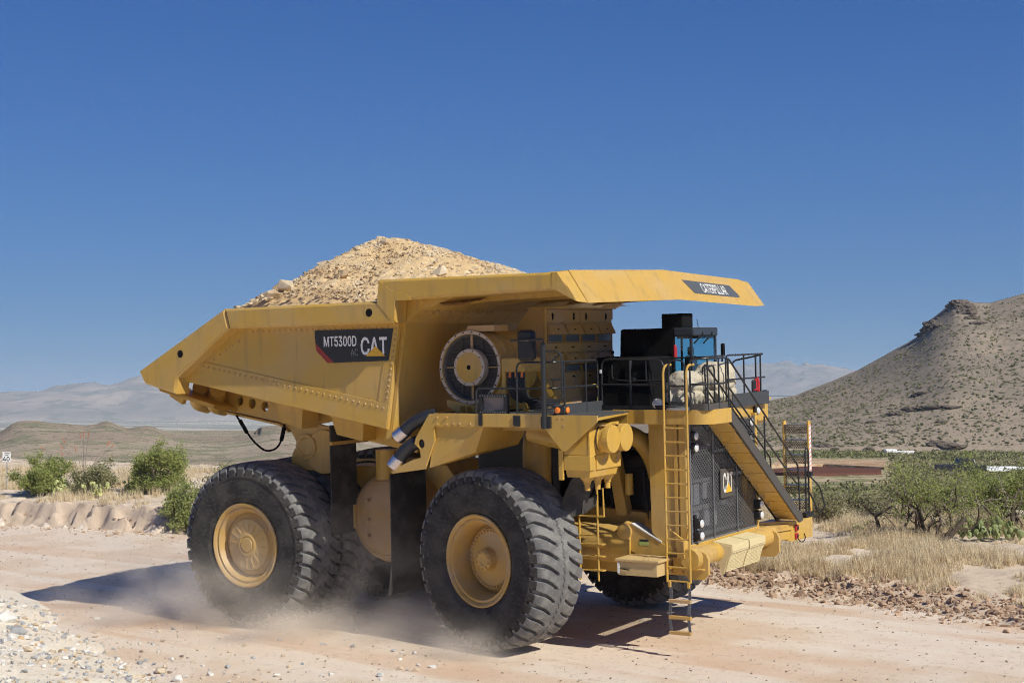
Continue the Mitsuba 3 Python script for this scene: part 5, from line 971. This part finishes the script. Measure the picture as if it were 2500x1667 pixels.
# ---------------------------------------------------------------- gravel pile, road stones, clods
PG = thing('gravel_pile', 'pale gravel and rubble heap at the near left edge of the road', 'gravel pile')
def pile_h(x, y):
    p = np.stack([x, y, 0*x], -1); e = (-(y + 8.6) + .62*(-(x + .4)))/1.18; n = meshkit.fbm(p*.5, 4, 12) - .5
    return np.clip(.30*(e + 1.6*n + .8), 0, 1.0)**.9*.9 - .06
px_, py_ = np.arange(-16, 7.01, .09), np.arange(-20, -3.0, .09)
PX, PY = np.meshgrid(px_, py_, indexing='ij'); p3 = np.stack([PX, PY, 0*PX], -1)
PZ = near_z(PX, PY) + pile_h(PX, PY) + .10*np.clip(pile_h(PX, PY), 0, .6)*(meshkit.fbm(p3*4, 4, 3) - .5)
i, j = np.meshgrid(np.arange(len(px_) - 1), np.arange(len(py_) - 1), indexing='ij'); q = i*len(py_) + j; Fq = np.stack([q, q + len(py_), q + len(py_) + 1, q + 1], -1).reshape(-1, 4)
keep = pile_h(PX, PY).reshape(-1)[Fq].max(1) > -.05
obj('rubble', sub(np.stack([PX, PY, PZ], -1).reshape(-1, 3), Fq[keep]), 'mat_gravel', PG, True)
def surf(x, y): x, y = np.array([x]), np.array([y]); return float(near_z(x, y)[0] + max(0, float(pile_h(x, y)[0])) )
scene['mat_stone_white'] = diff(lambda p, n, uv: mx((.62, .60, .57), (.74, .72, .70), fb(p.x*9, p.y*9, p.z*9, 3))); scene['mat_stone_grey'] = diff(lambda p, n, uv: mx((.33, .34, .36), (.44, .44, .45), fb(p.x*9, p.y*9, p.z*9, 3)))
scene['mat_stone_tan'] = diff(lambda p, n, uv: mx((.52, .41, .30), (.62, .53, .42), fb(p.x*9, p.y*9, p.z*9, 3))); scene['mat_stone_brown'] = diff(lambda p, n, uv: mx((.20, .145, .12), (.30, .23, .19), fb(p.x*9, p.y*9, p.z*9, 3))); scene['mat_stone_orange'] = diff((.60, .42, .25))
rg = np.random.default_rng(33)
def stone_at(px, py, wpx, mat, key='stone', parent=PG, label=None, cat=None, h=.7, group=None):
    p = tray(px, py, .15); r = wpx/F_PX*np.linalg.norm(p - CAM_T)*.5; v, f = rock_mesh(rg, 18, h)
    return obj(key, (v @ rot_z(rg.uniform(0, 6)).T*r*np.array([1.15, 1, 1]) + np.array([p[0], p[1], surf(p[0], p[1]) + .35*r*h]), f), mat, parent, False, label=label, cat=cat, group=group)
R4z = lambda X, Y: (X*.2126, 1440 + Y*.2126)
for X, Y, w, mt in ((60, 540, 60, 'white'), (215, 650, 46, 'grey'), (120, 600, 26, 'grey'), (610, 350, 24, 'white'), (40, 415, 18, 'white'), (290, 350, 18, 'tan'), (735, 555, 18, 'grey'), (690, 470, 14, 'white'), (770, 460, 14, 'white'), (940, 690, 14, 'grey'), (210, 555, 20, 'tan'), (420, 690, 18, 'grey'), (480, 700, 14, 'orange'), (300, 720, 26, 'white'), (140, 745, 22, 'white'), (245, 735, 16, 'orange'), (500, 750, 26, 'white'), (720, 740, 26, 'orange'), (320, 845, 26, 'tan'), (560, 850, 16, 'white'), (1090, 770, 18, 'white'), (1170, 850, 12, 'grey'), (590, 960, 20, 'tan'), (690, 985, 10, 'brown'), (120, 965, 18, 'white'), (830, 1020, 12, 'brown'), (1305, 940, 10, 'orange'), (1020, 940, 10, 'white'), (410, 750, 12, 'orange')):
    stone_at(*R4z(X, Y), w, 'mat_stone_' + mt)
stn = [(2085, 660, 13, 'brown', 'dark pointed stone lying on the road right of the gravel pile'), (1660, 765, 13, 'brown', 'small reddish brown stone beside the gravel pile'), (1830, 840, 36, 'tan', 'large pale boulder half sunk in the soil at the near road edge'), (1950, 840, 14, 'brown', 'dark stone touching the right side of the pale boulder'), (1715, 865, 13, 'brown', 'dark stone touching the left side of the pale boulder'), (2040, 930, 34, 'white', 'flat pale slab stone in front of the pale boulder'), (1760, 900, 14, 'grey', 'grey stone between the pale boulder and the gravel pile'), (1690, 925, 14, 'white', 'white stone left of the flat slab stone'), (1390, 865, 20, 'white', 'white stone at the right foot of the gravel pile'), (1480, 1030, 16, 'grey', 'grey stone at the bottom edge below the pale boulder'), (1580, 1040, 16, 'white', 'white stone at the bottom edge below the pale boulder'), (1620, 605, 12, 'brown', 'thin dark chip on the road above the pale boulder'), (2260, 975, 14, 'brown', 'brown stone right of the flat slab stone'), (2320, 900, 14, 'tan', 'tan stone right of the pale boulder'), (2320, 765, 12, 'white', 'small white stone on the road right of the pointed stone')]
for X, Y, w, mt, lab in stn: stone_at(*R4z(X, Y), w, 'mat_stone_' + mt, 'stone', None, lab, 'stone')
n = 15000; x, y = rg.uniform(-13, 6.5, n), rg.uniform(-17, -4.2, n); ph = pile_h(x, y); k = (ph > -.02) | (rg.random(n) < .15); x, y, ph = x[k], y[k], ph[k]
s1 = .012 + .085*rg.random(len(x))**4.5; P_ = np.stack([x, y, near_z(x, y) + np.maximum(ph, 0) + .3*s1], -1); w = rg.integers(0, 3, len(x))
for q, mt in enumerate(('white', 'tan', 'grey')): obj('pebbles', scatter(P_[w == q], s1[w == q], 40 + q), 'mat_stone_' + mt, PG, False, kind='stuff')
n = 16000; x, y = rg.uniform(-30, 30, n), rg.uniform(-12, 9, n); k = (y < edge_y(x) - .3) | (rg.random(n) < .5); x, y = x[k], y[k]; s1 = .008 + .032*rg.random(len(x))**6
obj('road_gravel', scatter(np.stack([x, y, near_z(x, y) + .2*s1], -1), s1, 50), 'mat_stone_brown', None, False, kind='stuff', label='loose gravel scattered over the dirt road')
scene['mat_clod'] = diff(lambda p, n, uv: mx((.38, .255, .18), (.50, .36, .26), fb(p.x*4, p.y*4, p.z*4, 3)))
n = 6500; x = rg.uniform(3, 22, n); y = edge_y(x) + .7 + rg.normal(size=n)*.5; s1 = .02 + .045*rg.random(n)**2 + .12*rg.random(n)**20; P_ = np.stack([x, y, near_z(x, y) + .25*s1], -1); big = np.nonzero(s1 > .13)[0][:80]; rest = np.setdiff1d(np.arange(n), big)
for k in big: v, f = ROCKS[k % 48]; obj('clod', (v @ rot_z(k).T*s1[k] + P_[k], f), 'mat_clod', 'roadside_ground')
x = rg.uniform(-40, 2, 1200); y = edge_y(x) + rg.normal(size=1200)*.5 - .3; s2 = .02 + .09*rg.random(1200)**4
mbc = scatter(np.vstack([P_[rest], np.stack([x, y, near_z(x, y) + .2*s2], -1)]), np.concatenate([s1[rest], s2]), 60)
obj('small_clods', mbc, 'mat_clod', 'roadside_ground', False, kind='stuff')
for px, py, w, lab in ((1932, 1378, 18, 'white stone on the grass edge in front of the bumper'), (2023, 1356, 14, 'small pale stone in the dry grass beyond the bumper'), (2073, 1430, 12, 'pale stone in the clods of the far road edge')): stone_at(px, py, w, 'mat_stone_tan', 'stone', None, lab, 'stone')
# ---------------------------------------------------------------- plants
def nz1(x, y): return float(near_z(np.array([x]), np.array([y]))[0])
def leaf_fn(c0, c1): return lambda p, n, uv: mx(c0, c1, fb(p.x*1.3, p.y*1.3, p.z*1.3, 3))
def leafmat(c0, c1): return {'type': 'principledthin', 'base_color': mikit.proc(leaf_fn(c0, c1)), 'roughness': .7, 'diff_trans': .7, 'spec_trans': 0.0}
scene['mat_leaf_green'] = leafmat((.25, .30, .09), (.40, .43, .17)); scene['mat_leaf_dull'] = leafmat((.26, .27, .14), (.40, .38, .22))
scene['mat_twig'] = diff((.30, .255, .22)); scene['mat_cactus'] = prin(leaf_fn((.33, .38, .14), (.50, .50, .22)), .6); scene['mat_cactus_dark'] = prin(leaf_fn((.17, .23, .09), (.36, .38, .17)), .6)
scene['mat_grass'] = {'type': 'principledthin', 'base_color': mikit.proc(leaf_fn((.64, .53, .36), (.80, .70, .51))), 'roughness': .8, 'diff_trans': .6}
def quads(c, s_, rg, asp=.45):
    n = len(c); d = rg.normal(size=(n, 3)); d /= np.linalg.norm(d, axis=1)[:, None]; e = rg.normal(size=(n, 3)); e -= d*(d*e).sum(1)[:, None]; e /= np.linalg.norm(e, axis=1)[:, None]
    s_ = np.asarray(s_)[:, None]; V = np.stack([c - d*s_, c + e*s_*asp, c + d*s_, c - e*s_*asp], 1).reshape(-1, 3); k = np.arange(n)*4
    return V, np.stack([k, k + 1, k + 2, k + 3], 1)
def tree(name, cat, base, H, W, seed, nstem, leaves, label, leaf='leaf_green', lean=(0, 0), bare=.0, lsize=.045, group=None, droop=.0, stem_r=.055, low=.25):
    rg = np.random.default_rng(seed); t = thing(name, label, cat, group); wood, twig = MB(), MB(); tips = []
    def grow(p, d, L, r, depth):
        n = 6; pts = [p]; dd = d.copy()
        for i in range(n):
            dd = dd + rg.normal(size=3)*.30 + np.array([0, 0, .05 - droop*(depth > 1)]); dd /= np.linalg.norm(dd); pts.append(pts[-1] + dd*L/n)
        (wood if depth < 2 else twig).tube(pts, np.linspace(r, r*.55, n + 1), 6 if depth < 2 else 3)
        if depth >= 2: tips.extend(pts[1:])
        if depth < 4 and L > .18:
            for k in range(rg.integers(2, 4) if depth < 3 else 2):
                q = pts[rg.integers(2, n + 1)] if k else pts[-1]; e = dd + rg.normal(size=3)*.65; e[2] += .1; e /= np.linalg.norm(e); grow(q, e, L*rg.uniform(.55, .8), r*.55, depth + 1)
    for k in range(nstem):
        a = rg.uniform(0, 6.28); sp = W/H*.9; d = np.array([math.cos(a)*sp*rg.uniform(.3, 1) + lean[0], math.sin(a)*sp*rg.uniform(.3, 1) + lean[1], 1.0]); d /= np.linalg.norm(d)
        grow(np.array(base) + np.array([rg.normal()*.08, rg.normal()*.08, -.1]), d, H*.48, stem_r*rg.uniform(.6, 1.1), 0)
    tips = np.array(tips); zt_ = tips[:, 2].max() - base[2]; sc = H/zt_
    def fit(v): v = v - np.array(base); v[:, 2] *= sc; w = np.abs(v[:, :2]).max(1); return v*np.array([min(1.6, max(.6, W/ (np.percentile(np.linalg.norm(tips[:, :2] - np.array(base)[:2], axis=1), 92)*2 + 1e-6)))]*2 + [1.0]) + np.array(base)
    wood.v = [fit(v) for v in wood.v]; twig.v = [fit(v) for v in twig.v]; tips = fit(tips)
    obj('limbs', wood, m_('bark'), t, 40); 
    if twig.v: obj('twigs', twig, 'mat_twig', t, False)
    if leaves:
        cl = tips[tips[:, 2] > base[2] + low*H*rg.random(len(tips))]; w = meshkit.fbm(cl*1.1 + seed, 2, seed); cl = cl[w > .36 + bare*.3]
        if len(cl) == 0: cl = tips
        c = cl[rg.integers(0, len(cl), leaves)] + rg.normal(size=(leaves, 3))*.11*np.array([1, 1, .8])*max(1, H/2.2); obj('foliage', quads(c, lsize*rg.uniform(.6, 1.3, leaves), rg), 'mat_' + leaf, t, False)
    return t
def foot(px, py, z=.6):
    p = tray(px, py, z)
    for _ in range(3): p = tray(px, py, nz1(p[0], p[1]))
    return np.array([p[0], p[1], nz1(p[0], p[1])]), np.linalg.norm(p - CAM_T)/F_PX
def plant(name, cat, px, py, wpx, hpx, seed, nstem, leaves, label, **k):
    b, s_ = foot(px, py); return tree(name, cat, b, hpx*s_, wpx*s_, seed, nstem, leaves, label, **k)
bush = [(98, 1208, 125, 100, 15000, 'green leafy bush beside the speed limit sign'), (245, 1200, 110, 82, 9000, 'thin grey green bush between the two green bushes'), (385, 1203, 130, 128, 15000, 'tall green bush nearest the rear wheel of the truck'), (455, 1232, 90, 100, 11000, 'low green bush partly hidden behind the rear tyre'), (560, 1215, 150, 80, 10000, 'grey green bush seen above the rear tyre')]
for k, (px, py, w, h, n, lab) in enumerate(bush): plant('mesquite_bush', 'bush', px, py, w, h, 100 + k, 9, n, lab, leaf='leaf_dull' if k in (1, 4) else 'leaf_green', lsize=.05, low=.05)
rt = [(2284, 1322, 270, 205, 9, 5200, 'sparse mesquite tree with dark bare limbs in the right foreground', .3), (2210, 1290, 230, 150, 9, 2600, 'thin grey mesquite left of the sparse dark limbed tree', .5), (2470, 1296, 190, 150, 7, 4600, 'mesquite tree with a dark forked trunk at the right edge', .25), (2440, 1255, 190, 140, 8, 9500, 'dense green mesquite behind the forked tree', .1), (2020, 1275, 110, 95, 9, 3000, 'grey green bush next to the boarding ladder', .4), (2120, 1262, 150, 90, 9, 3400, 'dull green bush behind the dry stump', .35), (2345, 1262, 150, 120, 8, 6000, 'bright green mesquite in the middle of the right thicket', .1), (2560, 1275, 170, 170, 7, 6000, 'tall mesquite cut by the right picture edge', .2)]
for k, (px, py, w, h, ns, n, lab, br) in enumerate(rt): plant('mesquite_tree', 'tree', px, py, w, h, 140 + k, ns, n, lab, leaf='leaf_dull' if k in (1, 4, 5) else 'leaf_green', bare=br, lsize=.042, stem_r=.075 if k in (0, 2) else .05, low=.15)
# fallen and broken wood
b, s_ = foot(2146, 1312); mb = MB().tube([b, b + [0, 0, .35], b + [-.1, .05, .65]], [.07, .06, .05], 7).tube([b + [-.08, .05, .62], b + [-.45, -.2, 1.05]], [.05, .03], 6).tube([b + [-.1, .05, .65], b + [.35, .25, .95]], [.05, .03], 6); obj('stump', mb, m_('bark'), None, 40, label='dry forked stump standing in the pale grass', cat='stump')
b, s_ = foot(2322, 1336); mb = MB().tube([b + [-.5, -.3, .0], b + [0, 0, .35], b + [.35, .25, .85]], [.09, .085, .07], 8); obj('log', mb, m_('bark'), None, 40, label='leaning dead log at the foot of the sparse mesquite', cat='log')
# ocotillo wands
b, s_ = foot(205, 1190); mb, tp_ = MB(), MB(); rg = np.random.default_rng(4)
for k in range(11):
    dx, dz = rg.uniform(-95, 40), rg.uniform(60, 125); e = B_TRUCK[0]*dx*s_ + np.array([0, 0, dz*s_]) + np.array([rg.normal()*.3, rg.normal()*.5, 0])
    pts = [b + e*t + np.array([0, 0, .25*math.sin(3.1*t)]) for t in np.linspace(0, 1, 6)]; mb.tube(pts, np.linspace(.016, .008, 6), 5); tp_.tube([pts[-1], pts[-1] + e/np.linalg.norm(e)*.22], [.018, .008], 5)
OC = thing('ocotillo', 'tall thin ocotillo wands with red tips above the cactus', 'plant'); obj('wands', mb, 'mat_twig', OC, 40); obj('flower_tips', tp_, 'mat_flower', OC, 40); scene['mat_flower'] = diff((.55, .16, .09))
def cactus(px, py, wpx, hpx, n, seed, label, mat):
    b, s_ = foot(px, py); rg = np.random.default_rng(seed); t = thing('prickly_pear', label, 'cactus'); ico = trimesh.creation.icosphere(2); pads = []
    W, H = wpx*s_, hpx*s_
    for k in range(n):
        if not pads or len(pads) < n*.3: c = b + np.array([rg.uniform(-.5, .5)*W, rg.uniform(-.3, .3)*W*.6, .14])
        else:
            c = pads[rg.integers(len(pads))] + np.array([rg.normal()*.11, rg.normal()*.11, rg.uniform(.08, .18)])
            if c[2] - b[2] > H: c[2] = b[2] + rg.uniform(.3, 1)*H
        pads.append(c); r = rg.uniform(.07, .115); a = rg.uniform(0, 6.28); tl = rg.normal()*.35
        Rm = rot_z(a) @ np.array([[1, 0, 0], [0, math.cos(tl), -math.sin(tl)], [0, math.sin(tl), math.cos(tl)]])
        v = ico.vertices*np.array([r*.8, .026, r]); v[:, 0] *= 1 + .25*v[:, 2]/r
        obj('pad', (v @ Rm.T + c, ico.faces), 'mat_' + mat, t, True)
cactus(140, 1207, 95, 48, 90, 1, 'pale yellow green prickly pear clump under the bush by the sign', 'cactus'); cactus(232, 1220, 44, 34, 26, 2, 'small prickly pear clump right of the large pale clump', 'cactus')
cactus(2420, 1318, 150, 50, 95, 3, 'wide prickly pear patch below the trees at the right', 'cactus_dark'); cactus(2100, 1296, 22, 16, 9, 5, 'small dark prickly pear left of the dry stump', 'cactus_dark'); cactus(320, 1196, 60, 26, 22, 6, 'prickly pear pads under the tall green bush', 'cactus')
# dry grass
def grass(n, xr, yo, seed, hh, name, label, dens):
    rg = np.random.default_rng(seed); x = rg.uniform(*xr, n); e = rg.uniform(*yo, n); y = edge_y(x) + e; p = np.stack([x, y, 0*x], -1)
    w = meshkit.fbm(p*.5, 3, seed) + .25*meshkit.noise(p*2.2, seed); k = w > dens; x, y, w = x[k], y[k], w[k]; z = near_z(x, y); m = len(x); nb = 9
    a = rg.uniform(0, 6.28, (m, nb)); h = hh*rg.uniform(.5, 1.15, (m, nb))*np.clip((w - dens)*4 + .5, .4, 1.3)[:, None]; ln = rg.uniform(.1, .55, (m, nb))*h; r0 = rg.uniform(0, .09, (m, nb)); b2 = rg.uniform(0, 6.28, (m, nb))
    base = np.stack([x[:, None] + r0*np.cos(b2), y[:, None] + r0*np.sin(b2), np.repeat(z[:, None] - .03, nb, 1)], -1); tip = base + np.stack([ln*np.cos(a), ln*np.sin(a), h], -1); wd = np.stack([-np.sin(a), np.cos(a), 0*a], -1)*.011
    V = np.stack([base - wd, base + wd, tip], 2).reshape(-1, 3); obj(name, (V, np.arange(len(V)).reshape(-1, 3)), 'mat_grass', None, False, kind='stuff', label=label)
grass(26000, (1, 24), (1.2, 16), 3, .36, 'dry_grass', 'dry pale grass on the right verge', .52); grass(15000, (-45, 2), (.6, 12), 8, .38, 'dry_grass', 'dry pale grass on the bank at the left', .60)
# ---------------------------------------------------------------- speed limit sign
b, s_ = foot(18, 1250); SG = thing('speed_limit_sign', 'white speed limit 40 sign on a thin metal post by the road', 'road sign')
up = B_WORLD[1] @ G; up /= np.linalg.norm(up); rt_ = np.cross(np.array([B_TRUCK[2][0], B_TRUCK[2][1], 0])/np.linalg.norm(B_TRUCK[2][:2]), up); fr = np.cross(rt_, up); Hs = 88*s_; w_, h_ = 20*s_, 23*s_
cS = b + up*(Hs - h_/2)
obj('post', MB().tube([b - up*.2, b + up*Hs*.98], .022, 6), m_('galv'), SG)
def plate(c, w, h, t, off): 
    o = c + fr*off; pts = [o + rt_*sx*w/2 + fr*sy*t + up*sz*h/2 for sx in (-1, 1) for sy in (0, 1) for sz in (-1, 1)]; return MB().hexa(pts)
obj('plate', plate(cS, w_, h_, .01, .03), m_('signwhite'), SG)
def sgtext(tx, hh, wid, dz, key):
    m = meshkit.text_mesh(tx, hh, .004, True); v = m.vertices.copy(); v[:, 0] -= v[:, 0].mean(); v[:, 0] *= wid/np.ptp(v[:, 0]); v[:, 1] -= hh/2
    obj(key, (cS + fr*.042 + v[:, :1]*rt_ + (v[:, 1:2] + dz)*up + v[:, 2:]*fr, m.faces), m_('decal_black'), SG)
sgtext('40', h_*.42, w_*.80, -h_*.20, 'number'); sgtext('SPEED', h_*.11, w_*.66, h_*.36, 'word'); sgtext('LIMIT', h_*.11, w_*.5, h_*.17, 'word')
bd = MB()
for sx in (-1, 1): bd.v += plate(cS + rt_*sx*w_*.46, w_*.01, h_*.94, .003, .041).v; bd.f += [f + bd.n for f in plate(cS, 1, 1, .01, 0).f]; bd.n += 8
obj('border', bd, m_('decal_black'), SG)
# ---------------------------------------------------------------- far shelters and pickup on the flat
def ground_hit(px, py):
    d = np.linspace(60, 430, 2000); z = mid_z(np.full_like(d, az_of(px)), d); k = np.nonzero(z/d >= -(py - 985)/F_PX)[0]; dd = d[k[0]] if len(k) else 300; return at(px, 985, dd) + np.array([0, 0, z[k[0]] if len(k) else -10.0]), dd/F_PX
def shelter(px0, px1, py, pyg, label, dy):
    p, s_ = ground_hit((px0 + px1)/2, pyg); L_ = (px1 - px0)*s_; t = thing('shade_roof', label, 'shelter'); hgt = (pyg - py)*s_; ex, ey = right, np.array([-right[1], right[0], 0])
    def bx(a0, a1, b0, b1, c0, c1): return MB().hexa([p + ex*a + ey*b + np.array([0, 0, c]) for a in (a0, a1) for b in (b0, b1) for c in (c0, c1)])
    obj('roof', bx(-L_/2, L_/2, -dy, dy, hgt - .15, hgt), m_('signwhite'), t, False, 'world')
    for a in (-.46, -.15, .15, .46): obj('post', bx(a*L_ - .08, a*L_ + .08, -.1, .1, -.5, hgt - .15), m_('galv'), t, False, 'world')
shelter(2322, 2445, 1137, 1152, 'long thin white shade roof on the flat beyond the trees', 2.2); shelter(2412, 2492, 1132, 1146, 'shorter white shade roof behind the long one', 2.5)
p, s_ = ground_hit(2345, 1153); PK = thing('pickup', 'dark pickup parked under the white shade roof', 'pickup'); ex, ey = right, np.array([-right[1], right[0], 0])
def wx(a0, a1, b0, b1, c0, c1, ti=0): return MB().hexa([p + ex*(a + (ti if c == c1 else 0)*(1 if a == a0 else -1)) + ey*b + np.array([0, 0, c]) for a in (a0, a1) for b in (b0, b1) for c in (c0, c1)])
obj('body', wx(-2.6, 2.4, -.95, .95, .5, 1.15), m_('rail'), PK, False, 'world'); obj('cabin', wx(-.6, 1.3, -.85, .85, 1.15, 1.85, .3), m_('rail'), PK, False, 'world'); obj('windscreen', wx(1.0, 1.32, -.75, .75, 1.2, 1.75, .12), m_('lamp'), PK, False, 'world')
for a in (-1.6, 1.6):
    for b_ in (-.9, .9): obj('wheel', MB().cyl(p + ex*a + ey*(b_ - .1) + [0, 0, .4], p + ex*a + ey*(b_ + .1) + [0, 0, .4], .4, n=16), m_('rubber'), PK, False, 'world')
p, s_ = ground_hit(2205, 1108); HU = thing('ruin', 'low white ruined wall at the foot of the hill', 'wall'); obj('masonry', wx(-4, 2.5, -.3, .3, -.5, 1.2).add(*wx(-4, -1.5, .3, 2.5, -.5, 1.5).mesh()), m_('signwhite'), HU, False, 'world')
# ---------------------------------------------------------------- air
if HAZE:
    SIG = 0.8e-4
    scene['haze_medium'] = {'type': 'homogeneous', 'albedo': {'type': 'rgb', 'value': [.60, .77, .99]}, 'sigma_t': SIG}
    scene['haze'] = {'type': 'cube', 'to_world': T().translate([0, 0, 110.0]).scale([16000, 16000, 210]), 'bsdf': {'type': 'null'}, 'interior': {'type': 'ref', 'id': 'haze_medium'}}
    scene['camera']['medium'] = {'type': 'ref', 'id': 'haze_medium'}; labels['haze'] = {'label': 'thin blue haze over the valley', 'kind': 'stuff'}
# ---------------------------------------------------------------- dust thrown up by the wheels
if DUST:
    lo, hi = np.array([-10.0, -7.5, -0.35]), np.array([9.0, 3.4, 3.6]); res = (76, 44, 26)
    ax = [np.linspace(lo[k], hi[k], res[k]) for k in range(3)]; DX, DY, DZ = np.meshgrid(*ax, indexing='ij'); p3 = np.stack([DX, DY, DZ], -1)
    nzd = meshkit.fbm(p3*np.array([.62, .62, .8]) + 3, 5, 31); puff = np.clip((nzd - .40)/.22, 0, 1)**1.3
    def gs(x, y, rx, ry): return np.exp(-((DX - x)/rx)**2 - ((DY - y)/ry)**2)
    dens = 2.4*gs(-2.4, -3.9, 2.6, 1.0)*np.exp(-np.maximum(DZ, 0)/.62) + 1.6*gs(.3, -4.3, 1.7, .75)*np.exp(-np.maximum(DZ, 0)/.60) + .60*gs(2.6, -3.2, 2.4, 1.4)*np.exp(-np.maximum(DZ, 0)/1.0) + 2.6*gs(6.5, -4.35, .75, .42)*np.exp(-np.maximum(DZ, 0)/.38) + .25*gs(-1.5, -3.2, 4.0, 2.2)*np.exp(-np.maximum(DZ, 0)/1.3)
    dens = dens*(.03 + 1.45*puff**1.2)*.85
    for k in range(3):
        e = np.minimum((np.stack([DX, DY, DZ], -1)[..., k] - lo[k]), (hi[k] - np.stack([DX, DY, DZ], -1)[..., k])); dens = dens*(np.clip(e/.6, 0, 1) if k < 2 else np.clip((hi[2] - DZ)/.8, 0, 1))
    G4 = np.eye(4); G4[:3, :3] = G
    tw = G4 @ np.array([[hi[0] - lo[0], 0, 0, lo[0]], [0, hi[1] - lo[1], 0, lo[1]], [0, 0, hi[2] - lo[2], lo[2]], [0, 0, 0, 1.0]])
    box = tw @ np.array([[.5, 0, 0, .5], [0, .5, 0, .5], [0, 0, .5, .5], [0, 0, 0, 1.0]])
    scene['dust_medium'] = {'type': 'heterogeneous', 'albedo': {'type': 'rgb', 'value': [.93, .88, .82]}, 'scale': 1.0,
                            'sigma_t': {'type': 'gridvolume', 'grid': mi.VolumeGrid(np.ascontiguousarray(dens.transpose(2, 1, 0)[..., None]).astype(np.float32)), 'to_world': T(tw), 'filter_type': 'trilinear'}}
    scene['dust_cloud'] = {'type': 'cube', 'to_world': T(box), 'bsdf': {'type': 'null'}, 'interior': {'type': 'ref', 'id': 'dust_medium'}}
    if HAZE: scene['dust_cloud']['exterior'] = {'type': 'ref', 'id': 'haze_medium'}
    labels['dust_cloud'] = {'label': 'low dust thrown up along the right wheels', 'kind': 'stuff'}
